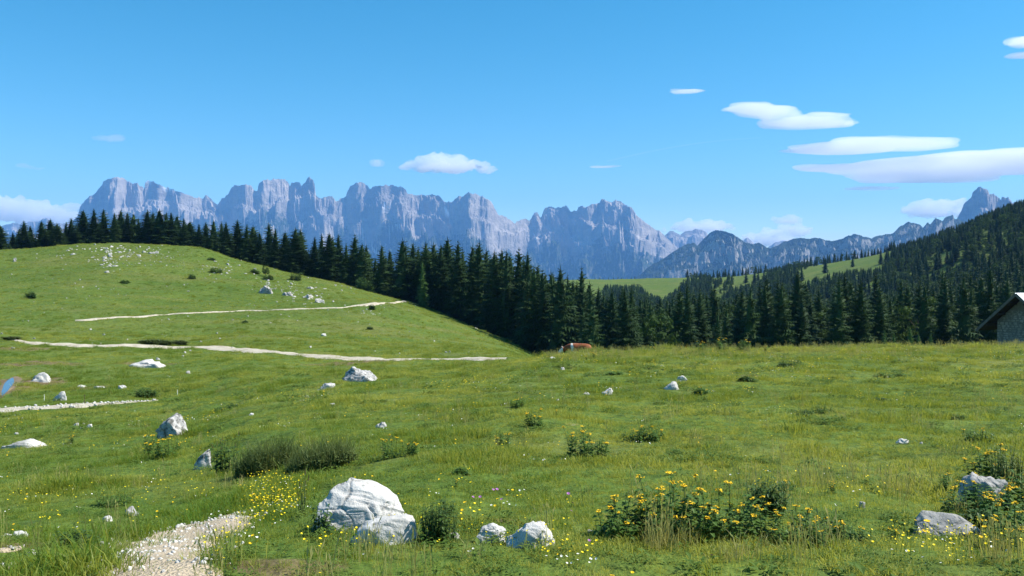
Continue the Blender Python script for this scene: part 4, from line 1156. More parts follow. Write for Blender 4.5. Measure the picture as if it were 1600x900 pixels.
rk('stone', 146, 166, 604, 608, 'right flat stone of the dirt streak in the hollow', 399, 'rock', 3)
for i, (px, py, w, lab) in enumerate([(8, 670, 8, 'uppermost little stone above the flat ledge, far left'), (17, 667, 6, 'little stone beside the uppermost one, far left'), (26, 680, 7, 'little stone just above the flat ledge'), (64, 680, 6, 'lone little stone right above the flat ledge'),
        (119, 666, 9, 'left stone of the small cluster in the left meadow'), (131, 664, 5, 'topmost stone of the small cluster in the left meadow'), (141, 662, 6, 'rightmost upper stone of the small cluster in the left meadow'), (140, 669, 12, 'widest stone of the small cluster in the left meadow'), (127, 671, 6, 'lowest stone of the small cluster in the left meadow'),
        (393, 650, 8, 'small stone in the slope below the track bend, left'), (519, 635, 9, 'small stone in the slope under the flat white rock')]):
    rk('stone', px - w / 2, px + w / 2, py - w * 0.5, py, lab, 410 + i * 3, 'rock', 3)

# rocks strewn over the hill
HR = [rock_mesh('hill_rock', 600 + i, 1.0, 0.8, 0.62, 3, None, 0.62, 14, 0.15) for i in range(8)]
for m_ in HR: m_.materials.append(M['rock_hill'])
rs = np.random.RandomState(17)
hr = []
def clus(n, x0, x1, y0, y1, s0, s1, mode='u'):
    for _ in range(n):
        if mode == 'g':
            px = rs.normal((x0 + x1) / 2, (x1 - x0) / 4); py = rs.normal((y0 + y1) / 2, (y1 - y0) / 4)
        else:
            px = rs.uniform(x0, x1); py = rs.uniform(y0, y1)
        hr.append((px, py, (s0 + (s1 - s0) * rs.rand() ** 2.0) * 0.98))
clus(50, 115, 225, 380, 402, 2.4, 8, 'g'); clus(34, 148, 192, 400, 420, 2.5, 8.5, 'g'); clus(40, 80, 275, 384, 420, 2, 6); clus(14, 225, 258, 384, 402, 2.5, 9, 'g')
clus(14, 192, 210, 392, 402, 2, 5.5, 'g'); clus(26, 322, 380, 412, 434, 2.5, 8, 'g'); clus(24, 250, 400, 395, 440, 1.4, 4); clus(16, 395, 430, 428, 445, 2, 6, 'g'); clus(34, 460, 512, 448, 478, 2, 7.5, 'g'); clus(16, 438, 470, 440, 462, 2, 5, 'g'); clus(14, 400, 432, 442, 464, 2, 5, 'g')
clus(22, 400, 560, 430, 480, 1.5, 4.5); clus(14, 555, 585, 484, 494, 1.8, 5, 'g'); clus(26, 0, 330, 400, 480, 1.6, 4); clus(34, 330, 760, 470, 550, 1.6, 4); clus(18, 0, 400, 480, 540, 1.3, 3.4); clus(12, 520, 700, 465, 500, 1.4, 3.5); clus(10, 225, 300, 545, 600, 1.5, 3)
def sec_of(px, py):
    if py < 420 and px < 225: return 'crowning the rocky hilltop'
    if px < 300 and py < 480: return 'scattered on the left face of the rocky hill'
    if px < 600 and py < 482: return 'scattered on the right face of the rocky hill'
    return 'scattered on the lower pasture along the paths'
hr.sort(key=lambda q: -q[2])
for (px, py, s) in hr[:292]:
    hill_top = np.interp(px, [0, 180, 300, 400, 500, 600, 700, 800], [393, 378, 384, 412, 437, 462, 490, 533])
    py = max(py, hill_top + 2.0)
    g = ground_at(px, py, 60)
    w = s / F * g[1] * 1.0
    o = link('hill_rock', HR[rs.randint(8)], None, None, (g[0], g[1], g[2] - 0.16 * w)); o.rotation_euler = (rs.uniform(-0.2, 0.2), rs.uniform(-0.2, 0.2), rs.uniform(0, 6.28))
    o.scale = (w * rs.uniform(0.9, 1.4), w * rs.uniform(0.8, 1.2), w * rs.uniform(0.45, 1.0))
    s_ = sec_of(px, py)
    tag(o, 'small weathered pale rock %s' % s_, 'rock', 'rocks ' + s_)
for i, (px0, px1, yt, yb, lab) in enumerate([(404, 427, 448, 460, 'large grey rock with plants on it on the right face of the hill'), (440, 460, 457, 463, 'flat grey rock right of the large one on the hill face'), (20, 26, 404, 410, 'single dark grey rock on the left hill face below the spruces'),
        (472, 490, 461, 467, 'pale rock heading the chain of rocks above the path'), (490, 507, 468, 474, 'pale rock ending the chain of rocks above the path'), (479, 491, 449, 452, 'pale rock above the chain of rocks on the hill'), (502, 510, 522, 526, 'lone white rock on the pasture above the long track')]):
    rk('boulder', px0, px1, yt, yb, lab, 500 + i * 7, ['rock_dark', 'rock_dark', 'rock_dark', 'rock_hill', 'rock_hill', 'rock_hill', 'rock'][i], 5, 0.9, 0.3, rough=0.12, block=0.7, facets=14)

# ----------------------------------------------------------------------------
# stones too small to tell apart, strewn over the hill
rs = np.random.RandomState(71)
TS = [ground_at(px, max(py, np.interp(px, [0, 180, 300, 400, 500, 600, 700, 800], [393, 378, 384, 412, 437, 462, 490, 533]) + 2.0), 60) for (px, py, s) in hr[292:]]
for (n, x0, x1, y0, y1) in ((420, 60, 290, 378, 422), (160, 0, 340, 395, 470), (330, 310, 560, 405, 482), (200, 330, 800, 470, 555), (90, 0, 330, 470, 560), (120, 380, 520, 425, 480)):
    for _ in range(n):
        px = rs.uniform(x0, x1); py = rs.uniform(y0, y1)
        py = max(py, np.interp(px, [0, 180, 300, 400, 500, 600, 700, 800], [393, 378, 384, 412, 437, 462, 490, 533]) + 1.5)
        q = ground_at(px, py, 60)
        if gnoise(np.array([q[0] / 16.0]), np.array([q[1] / 22.0]), 5)[0] > -0.05 + 0.3 * rs.rand(): TS.append(q)
TS = np.array(TS)
scatter('strewn_stones', TS - np.array([0, 0, 0.02]), rs.uniform(0, 6.28, len(TS)), 0.09 + 0.30 * rs.rand(len(TS)) ** 2.5, rs.randint(0, 8, len(TS)), rs.rand(len(TS)), HR, 'countless tiny pale stones strewn over the hill pasture', 'stones')

# ----------------------------------------------------------------------------
# herbs and bushes
# ----------------------------------------------------------------------------
def leaf(b, base, d, up, L, W, curl=0.3):
    """folded pointed leaf"""
    base = np.array(base, float); d = np.array(d, float); d /= np.linalg.norm(d)
    s = np.cross(d, up); s /= (np.linalg.norm(s) + 1e-9); n = np.cross(s, d)
    m = base + d * L * 0.42 + n * L * 0.05; t = base + d * L - n * L * curl
    k = b.add(base, m + s * W / 2 + n * W * 0.15, m, m - s * W / 2 + n * W * 0.15, base + d * L * 0.75 + s * W * 0.32 - n * L * curl * 0.4, base + d * L * 0.75 - s * W * 0.32 - n * L * curl * 0.4, t)
    b.t += [(k, k + 1, k + 2), (k, k + 2, k + 3), (k + 1, k + 4, k + 2), (k + 2, k + 5, k + 3), (k + 2, k + 4, k + 6), (k + 2, k + 6, k + 5)]

def corymb(b, c, r, n, rs):
    """flat head of small daisy-like flowers"""
    for i in range(n):
        a = rs.uniform(0, 6.28); q = r * math.sqrt(rs.rand())
        p = np.array(c) + np.array([q * math.cos(a), q * math.sin(a), rs.uniform(-0.25, 0.35) * r - 0.3 * q * q / r])
        fr = rs.uniform(0.010, 0.016)
        nx = rs.normal(size=3) * 0.35 + np.array([0, 0, 1]); nx /= np.linalg.norm(nx)
        t = np.cross(nx, (1, 0.3, 0)); t /= np.linalg.norm(t); s = np.cross(nx, t)
        ring = [p + fr * (1.0 if k % 2 == 0 else 0.62) * (math.cos(k * math.pi / 5) * t + math.sin(k * math.pi / 5) * s) for k in range(10)]
        k0 = b.add(p + nx * fr * 0.35, *ring)
        b.t += [(k0, k0 + 1 + k, k0 + 1 + (k + 1) % 10) for k in range(10)]

def ragwort_parts(seed, nst=6, hgt=0.55, spread=0.18, heads=0.8, dens=15):
    rs = np.random.RandomState(seed); st = MB(); lf = MB(); hd = []
    for i in range(nst):
        a = rs.uniform(0, 6.28); r0 = spread * math.sqrt(rs.rand())
        b0 = np.array([r0 * math.cos(a), r0 * math.sin(a), -0.03]); h = hgt * rs.uniform(0.65, 1.15)
        le = np.array([rs.normal() * 0.12, rs.normal() * 0.12, 1.0]) + b0 * 0.6
        pts = [b0 + le * h * t + np.array([0, 0, 0]) for t in (0, 0.35, 0.7, 1.0)]
        st.tube(pts, [0.006, 0.005, 0.004, 0.003], 5)
        for j in range(dens):
            t = 0.08 + 0.92 * j / dens
            p = b0 + le * h * t; a2 = j * 2.4 + rs.uniform(-0.4, 0.4)
            L = rs.uniform(0.11, 0.175) * (1.15 - 0.55 * t)
            leaf(lf, p, (math.cos(a2), math.sin(a2), rs.uniform(0.0, 0.55)), (0, 0, 1), L, L * 0.52, rs.uniform(0.05, 0.4))
        if rs.rand() < heads:
            b = MB(); top = pts[-1]
            for q in range(5):
                c = top + np.array([rs.normal() * 0.022, rs.normal() * 0.022, rs.uniform(-0.012, 0.02)])
                st.tube([top - np.array([0, 0, 0.06]), c], [0.002, 0.0015], 3)
                corymb(b, c, 0.020, 4, rs)
            hd.append(b.mesh('flower_head'))
    return st.mesh('stems'), lf.mesh('foliage'), hd

RV = [ragwort_parts(700 + i, *a) for i, a in enumerate([(8, 0.52, 0.17, 0.6), (11, 0.50, 0.24, 0.5), (7, 0.46, 0.14, 0.8), (13, 0.42, 0.28, 0.22), (9, 0.58, 0.20, 0.5), (4, 0.36, 0.08, 1.0)])]
for s_, l_, h_ in RV:
    s_.materials.append(M['stem']); l_.materials.append(M['herb'])
    for q in h_: q.materials.append(M['petal'])

def ragwort(px, py, hpx, label, var, group=None, dark=False, sx=1.0):
    g = ground_at(px, py)
    size = hpx / F * g[1] / 0.58
    t = empty('ragwort_plant', (g[0], g[1], g[2] - 0.01), random.uniform(0, 6.28))
    s_, l_, h_ = RV[var]
    for me, nm in [(s_, 'stems'), (l_, 'foliage')] + [(q, 'flower_head') for q in h_]:
        o = link(nm, me, None, t); o.scale = (size * sx, size * sx, size)
    return tag(t, label, 'plant', group)

RAG = [
 (952, 838, 76, 'tall ragwort at the left end of the long flowering bank', 0), (985, 842, 60, 'leafy ragwort second from the left end of the flowering bank', 3), (1008, 836, 76, 'slender ragwort with one high flower head near the bank\'s left end', 2),
 (1030, 842, 58, 'low ragwort in the left part of the flowering bank', 1), (1050, 832, 92, 'tallest ragwort with several heads in the left half of the bank', 4), (1075, 838, 78, 'dense ragwort left of the middle of the bank', 1), (1095, 846, 66, 'flowering ragwort in the middle front of the bank', 0),
 (1122, 836, 84, 'many-headed orange ragwort in the middle of the bank', 4), (1140, 846, 66, 'front ragwort just right of the middle of the bank', 1), (1165, 842, 74, 'bright ragwort in front of the dark shrubby herb', 0), (1190, 846, 60, 'ragwort with low heads right of the bank\'s middle', 4), (1215, 850, 52, 'low leafy ragwort right of the dark shrubby herb', 3),
 (1240, 844, 66, 'flowering ragwort by the hidden grey stone', 0), (1262, 852, 52, 'low leafy ragwort in the right part of the bank', 3), (1288, 846, 56, 'leafy ragwort with few heads near the bank\'s right end', 1), (1312, 850, 50, 'short flowering ragwort near the bank\'s right end', 5), (1335, 848, 44, 'last low ragwort at the right end of the bank', 3),
 (1232, 768, 32, 'small ragwort standing behind the right part of the bank', 5), (1298, 770, 30, 'lone small ragwort in the grass above the bank\'s right end', 5),
 (784, 699, 30, 'small bushy ragwort left of centre on the slope', 1), (808, 636, 22, 'small dark ragwort high on the slope, left of centre', 3), (838, 668, 34, 'dark ragwort with flowers on top, centre of the slope', 1), (868, 652, 20, 'thin ragwort beside the dark one in the centre of the slope', 5),
 (908, 712, 46, 'broad flowering ragwort in the centre of the slope', 4), (936, 716, 44, 'dark leafy ragwort touching the broad flowering one', 1), (992, 690, 34, 'left of the two dark leafy clumps right of centre', 3), (1022, 690, 38, 'right of the two dark leafy clumps right of centre', 3),
 (1525, 694, 40, 'leafy plant casting a shadow left of the right edge bushes', 3), (712, 760, 20, 'tiny ragwort with one yellow head above the nettle clump', 5), (612, 716, 34, 'pale flowering ragwort right of the tall herb thicket', 4), (640, 712, 32, 'second ragwort right of the tall herb thicket', 1),
 (112, 692, 20, 'single orange flowering ragwort in the left meadow', 5), (240, 712, 36, 'yellow ragwort at the foot of the dark pointed rock', 0), (262, 716, 36, 'larger yellow ragwort right at the foot of the dark pointed rock', 4), (278, 708, 28, 'small ragwort overlapping the dark pointed rock', 5),
 (1510, 800, 66, 'leafy ragwort left of the grey upright boulder', 3), (1540, 806, 62, 'leafy ragwort in front of the grey upright boulder', 1), (1560, 798, 70, 'flowering ragwort right in front of the upright boulder', 1), (1534, 752, 50, 'orange ragwort rising behind the grey upright boulder', 0), (1555, 754, 56, 'tallest orange ragwort behind the grey upright boulder', 4),
 (1585, 850, 76, 'big flowering ragwort in the lower right corner', 4), (1562, 856, 60, 'ragwort right of the grey slab', 0), (1600, 800, 80, 'ragwort cut by the right picture edge', 1), (1572, 826, 60, 'dark ragwort between the slab and the upright boulder', 3),
 (1490, 768, 40, 'small leafy ragwort left of the orange ones at right', 3), (928, 560, 16, 'yellow ragwort in front of the cow\'s hind end', 5), (917, 562, 10, 'low yellow ragwort in front of the cow\'s flank', 5), (1100, 618, 20, 'pale weed right of the pair of white rocks', 3),
 (1020, 550, 14, 'left yellow ragwort on the knoll crest', 5), (1062, 549, 13, 'small yellow ragwort on the crest above the white pair', 5), (1098, 549, 16, 'bushy weed on the highest part of the crest', 4), (1130, 548, 20, 'tall weed on the middle of the knoll crest', 4), (1160, 548, 22, 'tallest weed on the knoll crest', 1), (1195, 549, 13, 'yellow ragwort on the right half of the crest', 5), (1212, 549, 11, 'lowest yellow ragwort on the right half of the crest', 5),
 (1395, 845, 34, 'low flowering ragwort left of the grey slab', 5)]
for a in RAG: ragwort(*a, group='ragwort plants in the meadow')

def leafy_bush(name, px, py, wpx, hpx, label, seed, nst, mat='herb_dark', L=(0.05, 0.09), ratio=0.5, cat='plant', top_brown=False, dens=12, lean=0.25):
    """many leafy stems from one clump, measured in picture pixels"""
    rs = np.random.RandomState(seed); g = ground_at(px, py); Y = g[1]
    w = wpx / F * Y; h = hpx / F * Y
    t = empty(name, (g[0], g[1] + w * 0.15, hz(g[0], g[1] + w * 0.15) - 0.02))
    st = MB(); lf = MB(); tp = MB()
    for i in range(nst):
        a = rs.uniform(0, 6.28); q = math.sqrt(rs.rand())
        b0 = np.array([q * w * 0.42 * math.cos(a), q * w * 0.30 * math.sin(a), 0.0])
        b0[2] = hz(t.location.x + b0[0], t.location.y + b0[1]) - t.location.z - 0.02
        hh = h * rs.uniform(0.6, 1.05) * (1 - 0.35 * q * q)
        d = np.array([rs.normal() * lean * 0.5 + b0[0] / (w + 1e-6) * lean, rs.normal() * lean * 0.4, 1.0])
        st.tube([b0, b0 + d * hh * 0.5, b0 + d * hh], [0.004 * h / 0.5 + 0.001, 0.003 * h / 0.5 + 0.001, 0.001], 4)
        for j in range(dens):
            tt = 0.1 + 0.9 * j / dens; a2 = j * 1.57 + rs.uniform(-0.5, 0.5)
            l = rs.uniform(*L) * (1.1 - 0.4 * tt)
            leaf(lf, b0 + d * hh * tt, (math.cos(a2), math.sin(a2), rs.uniform(-0.1, 0.5)), (0, 0, 1), l, l * ratio, rs.uniform(0.1, 0.45))
        if top_brown and rs.rand() < 0.6:
            tp.tube([b0 + d * hh * 0.92, b0 + d * hh * 1.06], [0.006, 0.003], 5)
    st.build('stems', M['stem'], t); lf.build('foliage', M[mat], t)
    if top_brown and tp.v: tp.build('seed_spike', M['drystem'], t)
    return tag(t, label, cat)

leafy_bush('nettle_clump', 683, 848, 62, 80, 'dense dark green nettle clump right of the low white rock', 1, 46, 'herb_dark', (0.035, 0.06))
leafy_bush('nettle_clump', 700, 808, 30, 40, 'upper sprig of nettles behind the dense nettle clump', 2, 10, 'herb_dark', (0.04, 0.06))
leafy_bush('dock_plant', 352, 740, 46, 72, 'upright dark dock with reddish top at the left of the herb thicket', 3, 16, 'herb_dark', (0.09, 0.15), 0.45, top_brown=True)
leafy_bush('nettle_clump', 1200, 808, 80, 72, 'dark shrubby herb rising behind the flowering bank', 4, 40, 'herb_dark', (0.05, 0.085))
leafy_bush('nettle_clump', 1580, 760, 60, 74, 'tangled brownish herb against the right picture edge', 5, 46, 'rush', (0.05, 0.08), 0.25)
leafy_bush('nettle_clump', 1530, 826, 60, 42, 'dark herbs in the shade between the boulder and the slab', 6, 24, 'herb_dark', (0.05, 0.085))
leafy_bush('nettle_clump', 496, 838, 26, 64, 'dark herbs hugging the shaded left side of the largest boulder', 7, 14, 'herb_dark', (0.04, 0.07))
leafy_bush('nettle_clump', 470, 806, 16, 80, 'dry brown-tipped stems left of the largest boulder', 8, 7, 'rush', (0.03, 0.05), 0.3, top_brown=True)
leafy_bush('low_bush', 225, 621, 38, 18, 'round dark bush on the edge of the hollow', 9, 40, 'herb_dark', (0.12, 0.2), 0.6, 'bush')
leafy_bush('low_bush', 46, 466, 20, 11, 'small dark bush on the left face of the hill', 10, 40, 'herb_dark', (0.3, 0.5), 0.6, 'bush')
leafy_bush('low_bush', 195, 443, 18, 6, 'flat dark bush in the middle of the hill face', 11, 30, 'herb_dark', (0.25, 0.4), 0.6, 'bush')
leafy_bush('low_bush', 299, 436, 12, 9, 'small round dark bush right of the middle of the hill face', 12, 30, 'herb_dark', (0.3, 0.45), 0.6, 'bush')
leafy_bush('low_bush', 337, 427, 24, 10, 'dark bush at the left of the upper right rock cluster', 13, 40, 'herb_dark', (0.3, 0.5), 0.6, 'bush')
leafy_bush('low_bush', 330, 407, 14, 5, 'flat bush above the upper right rock cluster', 14, 26, 'herb_dark', (0.3, 0.4), 0.6, 'bush')
leafy_bush('low_bush', 398, 428, 16, 9, 'bush between rocks below the small leafy tree, left one', 15, 36, 'broadleaf', (0.3, 0.5), 0.6, 'bush')
leafy_bush('low_bush', 418, 437, 18, 9, 'bush among rocks right under the small leafy tree', 16, 36, 'broadleaf', (0.3, 0.5), 0.6, 'bush')
leafy_bush('low_bush', 461, 438, 20, 14, 'light green bush at the forest edge on the right shoulder', 17, 40, 'broadleaf', (0.3, 0.5), 0.6, 'bush')
leafy_bush('low_bush', 570, 448, 30, 22, 'rounded bright bush at the forest edge above the path end', 18, 70, 'spruce_young', (0.4, 0.6), 0.6, 'bush')
leafy_bush('low_bush', 581, 484, 10, 10, 'small dark bush standing on the bend of the upper path', 19, 30, 'herb_dark', (0.25, 0.4), 0.6, 'bush')
leafy_bush('low_bush', 578, 515, 8, 6, 'tiny dark bush alone on the pasture below the path bend', 20, 22, 'herb_dark', (0.2, 0.3), 0.6, 'bush')
leafy_bush('low_bush', 382, 505, 10, 5, 'tiny bush on the pasture between the two paths', 21, 20, 'herb_dark', (0.2, 0.3), 0.6, 'bush')
for i, (px, py, w, h, lab) in enumerate([(1238, 572, 46, 12, 'dark weed patch below the right half of the crest'), (1095, 618, 26, 18, 'leafy weed right of the pair of white rocks'), (1285, 646, 40, 18, 'broad weed patch in the middle right meadow'), (1256, 652, 30, 18, 'weed patch left beside the broad one in the middle right meadow'),
        (1400, 590, 60, 12, 'wide low weed patch right of centre under the crest'), (1500, 656, 22, 12, 'small dark weed high in the right meadow'), (1380, 630, 34, 10, 'flat weed patch in the upper right meadow'), (960, 586, 34, 8, 'dark low weeds above the shadowed white stone'), (690, 644, 34, 12, 'low weeds on the slope left of centre'),
        (1168, 596, 24, 9, 'dark tuft right of the pair of white rocks, farther up'), (1060, 712, 34, 14, 'low dark weeds behind the left of the flowering bank'), (720, 742, 30, 14, 'dark tuft above the tiny one-headed ragwort'), (360, 640, 60, 12, 'dark weed streak on the slope left of the herb thicket'), (420, 616, 40, 8, 'flat dark weeds below the track on the slope'), (180, 790, 70, 30, 'leafy weeds above the gravel patch at the left'), (120, 855, 90, 34, 'broad leafy weeds in the lower left foreground'), (330, 716, 20, 16, 'low weeds beside the small pointed rock')]):
    leafy_bush('weed_clump', px, py, w, h, lab, 60 + i, 26, 'herb' if i % 3 else 'herb_dark', (0.05, 0.09) if py > 640 else (0.12, 0.2), 0.5, 'weeds', dens=7, lean=0.5)
# small leafy tree on the right shoulder
g = ground_at(415, 432); hh = 19 / F * g[1]
t = empty('small_tree', tuple(g)); c = link('crown', BCROWN[1], None, t); c.scale = (hh, hh, hh); k = link('trunk', BTRUNK, None, t); k.scale = (hh, hh, hh)
tag(t, 'small round leafy tree among rocks on the right shoulder of the hill', 'tree')

def blade_patch(name, px0, px1, ybase, hpx, label, seed, n, mat='rush', cat='plant', w=0.006, dep=0.5, seedheads=False):
    """thicket of upright blades between two columns"""
    rs = np.random.RandomState(seed); c = ground_at((px0 + px1) / 2, ybase); Y = c[1]
    W = (px1 - px0) / F * Y; h = hpx / F * Y; b = MB()
    t = empty(name, tuple(c))
    for i in range(n):
        a = rs.uniform(0, 6.28); q = math.sqrt(rs.rand())
        x = q * W / 2 * math.cos(a); y = q * W * dep / 2 * math.sin(a) + W * dep * 0.3
        z = hz(c[0] + x, c[1] + y) - c[2] - 0.02
        hh = h * rs.uniform(0.55, 1.05) * (1 - 0.45 * q ** 3)
        an = rs.uniform(0, 6.28); s = np.array([math.cos(an), math.sin(an), 0]) * w * 0.5
        p0 = np.array([x, y, z]); le = np.array([rs.normal() * 0.16, rs.normal() * 0.16, 0])
        p1 = p0 + (le * 0.4 + (0, 0, 1)) * hh * 0.55; p2 = p0 + (le * 1.3 + (0, 0, 0.97)) * hh
        k = b.add(p0 - s, p0 + s, p1 + s * 0.8, p1 - s * 0.8, p2)
        b.q.append((k, k + 1, k + 2, k + 3)); b.t.append((k + 3, k + 2, k + 4))
        if rs.rand() < 0.5:
            for j in range(2):
                a2 = rs.uniform(0, 6.28); q2 = p0 + (p1 - p0) * rs.uniform(0.3, 1.0)
                leaf(b, q2, (math.cos(a2), math.sin(a2), 0.6), (0, 0, 1), w * 9, w * 2.6, 0.3)
    b.build('blades', M[mat], t)
    return tag(t, label, cat)
blade_patch('herb_thicket', 360, 470, 742, 66, 'left half of the tall dark herb thicket in the left centre', 31, 1150, 'rush', 'plant', 0.010, 0.55)
blade_patch('herb_thicket', 440, 556, 738, 64, 'right half of the tall dark herb thicket in the left centre', 32, 1150, 'rush', 'plant', 0.010, 0.55)
blade_patch('rush_patch', 217, 266, 539, 11, 'dark rush patch beside the long track, left and taller one', 33, 900, 'rush', 'plant', 0.07, 0.35)
blade_patch('rush_patch', 264, 290, 539, 9, 'dark rush patch beside the long track, right and smaller one', 34, 500, 'rush', 'plant', 0.07, 0.35)
blade_patch('rush_patch', 5, 28, 531, 6, 'low rush patch at the left start of the long track', 35, 400, 'rush', 'plant', 0.07, 0.35)

# thin electric fence stakes in the hollow
for (px, yb, hpx, m_, lab) in ((132, 632, 16, 'drystem', 'thin dark fence stake by the stony track in the hollow'), (277, 618, 9, 'petal_w', 'thin white fence stake on the slope above the hollow'), (69, 626, 10, 'petal_w', 'thin white fence stake near the puddle')):
    g = ground_at(px, yb); h = hpx / F * g[1]
    t = empty('fence_stake', tuple(g)); b = MB(); b.tube([(0, 0, -0.1), (0.01, 0, h * 0.6), (0.0, 0, h)], [0.016, 0.014, 0.012], 6); b.build('shaft', M[m_], t)
    b = MB(); b.tube([(0, 0, h * 0.85), (0.03, 0, h * 0.87), (0.05, 0, h * 0.92)], [0.006] * 3, 5); b.build('wire_hook', M['drystem'], t)
    tag(t, lab, 'stake')

# ----------------------------------------------------------------------------
# stone hut at the right edge
# ----------------------------------------------------------------------------
M['stone'] = mat_rock('hut_stone', (0.30, 0.285, 0.26), (0.12, 0.115, 0.105), amount=0.52, scale=0.25)
M['mortar'] = mat_simple('lime_mortar', (0.17, 0.16, 0.145), 0.95, 0.25, 5.0, 0.4)
M['tin'] = mat_simple('bright_tin_roof', (0.70, 0.72, 0.74), 0.35, 0.1, 1.5, 0.05, 0.5, metallic=0.35)
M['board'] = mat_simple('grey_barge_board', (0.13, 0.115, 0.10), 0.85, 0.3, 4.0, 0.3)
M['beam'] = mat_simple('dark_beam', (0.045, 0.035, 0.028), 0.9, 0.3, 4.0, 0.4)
Yh = 88.0
apex = P(1587, 459, Yh)
ng = np.array([-0.87, -0.49, 0]); ng /= np.linalg.norm(ng)     # gable faces left and towards us
nr = np.array([-ng[1], ng[0], 0]) * 1.0                          # to the right along the gable
if nr[0] < 0: nr = -nr
UPV = np.array([0, 0, 1.0])
hut = empty('stone_hut', (apex[0], apex[1], hz(apex[0], apex[1])))
org = np.array(hut.location)
def hp(a, b, c):
    """a along gable to the right, b into the building, c above apex"""
    return apex - org + nr * a - ng * b + UPV * c
half = 4.25; drop = 3.95; LEN = 9.0; ov = 1.35; wall = 2.75
AX = [nr, -ng, UPV]
gz = hz(apex[0], apex[1]) - apex[2]
# roof: two thick slopes
for sgn, nm in ((-1, 'roof_slope'), (1, 'roof_slope')):
    b = MB(); th = 0.10
    e = [hp(0, 0, 0), hp(sgn * half, 0, -drop), hp(sgn * half, LEN, -drop), hp(0, LEN, 0)]
    nrm = np.cross(e[1] - e[0], e[3] - e[0]); nrm /= np.linalg.norm(nrm); nrm = nrm if nrm[2] > 0 else -nrm
    k0 = b.add(*[p + nrm * th for p in e]); k1 = b.add(*e)
    b.q += [(k0, k0 + 1, k0 + 2, k0 + 3), (k1 + 3, k1 + 2, k1 + 1, k1)] + [(k0 + i, k0 + (i + 1) % 4, k1 + (i + 1) % 4, k1 + i) for i in range(4)]
    r_ = b.build(nm, M['tin'], hut)
    # seams of the tin sheets
    for q in range(1, 9):
        sb = MB(); y = q * LEN / 9
        a0, a1 = hp(0, y, 0) + nrm * (th + 0.015), hp(sgn * half, y, -drop) + nrm * (th + 0.015)
        sb.tube([a0, a1], [0.025, 0.025], 4); s_ = sb.build('seam', M['tin'], r_)
    # soffit boards and barge board
    d = (e[1] - e[0]); d = d / np.linalg.norm(d)
    bb = MB(); bb.box((e[0] + e[1]) / 2 - nrm * 0.05 + ng * 0.03, (np.linalg.norm(e[1] - e[0]) - 0.1, 0.06, 0.26), [d, -ng, nrm]); bb.build('barge_board', M['board'], hut)
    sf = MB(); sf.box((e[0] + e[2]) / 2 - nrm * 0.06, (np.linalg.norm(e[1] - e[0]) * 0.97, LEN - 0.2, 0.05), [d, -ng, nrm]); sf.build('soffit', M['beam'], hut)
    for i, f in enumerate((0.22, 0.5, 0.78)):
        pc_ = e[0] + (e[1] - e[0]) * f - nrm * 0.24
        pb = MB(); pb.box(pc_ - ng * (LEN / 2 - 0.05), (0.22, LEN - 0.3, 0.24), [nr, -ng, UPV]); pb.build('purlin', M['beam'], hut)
# walls
wb = MB(); wt = -(drop / half) * wall - 0.32
k0 = wb.add(hp(-wall, ov, gz - 0.4), hp(wall, ov, gz - 0.4), hp(wall, ov, wt), hp(0, ov, -0.40), hp(-wall, ov, wt),
            hp(-wall, LEN - 0.8, gz - 0.4), hp(wall, LEN - 0.8, gz - 0.4), hp(wall, LEN - 0.8, wt), hp(0, LEN - 0.8, -0.40), hp(-wall, LEN - 0.8, wt))
wme = bpy.data.meshes.new('wall'); wme.from_pydata([tuple(map(float, v)) for v in wb.v], [], [(0, 1, 2, 3, 4), (9, 8, 7, 6, 5), (0, 4, 9, 5), (1, 6, 7, 2), (0, 5, 6, 1)]); wme.materials.append(M['mortar'])
wo = link('wall', wme, None, hut)
rs = np.random.RandomState(44)
smesh = [rock_mesh('stone', 800 + i, 1.0, 0.5, 0.5, 2, None, 0.45, 4, 0.05, under=1.0) for i in range(6)]
for m_ in smesh: m_.materials.append(M['stone'])
zc = gz - 0.1; cnt_st = 0
while zc < -0.6:
    ch = rs.uniform(0.20, 0.34)
    lim = min(wall, (-(zc + ch) - 0.42) * half / drop)
    a = -lim
    while a < lim - 0.15 and lim > 0.3:
        w = min(rs.uniform(0.28, 0.62), lim - a)
        if cnt_st < 290 and w > 0.12 and zc > gz - 0.05:
            o = link('stone', smesh[rs.randint(6)], None, wo)
            o.location = Vector(hp(a + w / 2, ov + 0.05, zc + ch / 2)); o.rotation_euler.z = math.atan2(nr[1], nr[0])
            o.scale = (w * 0.96, 0.30, ch * 0.95); cnt_st += 1
        a += w
    zc += ch
b = MB(); b.box(hp(0.9, ov - 0.02, gz + 1.0), (1.0, 0.08, 2.0), AX); dr = b.build('door', M['beam'], hut)
b = MB(); b.tube([hp(0.55, ov - 0.1, gz + 1.0), hp(0.55, ov - 0.1, gz + 1.15)], [0.02, 0.02], 5); b.build('handle', M['board'], dr)
tag(hut, 'grey stone hut with steep bright tin roof at the right edge', 'hut')

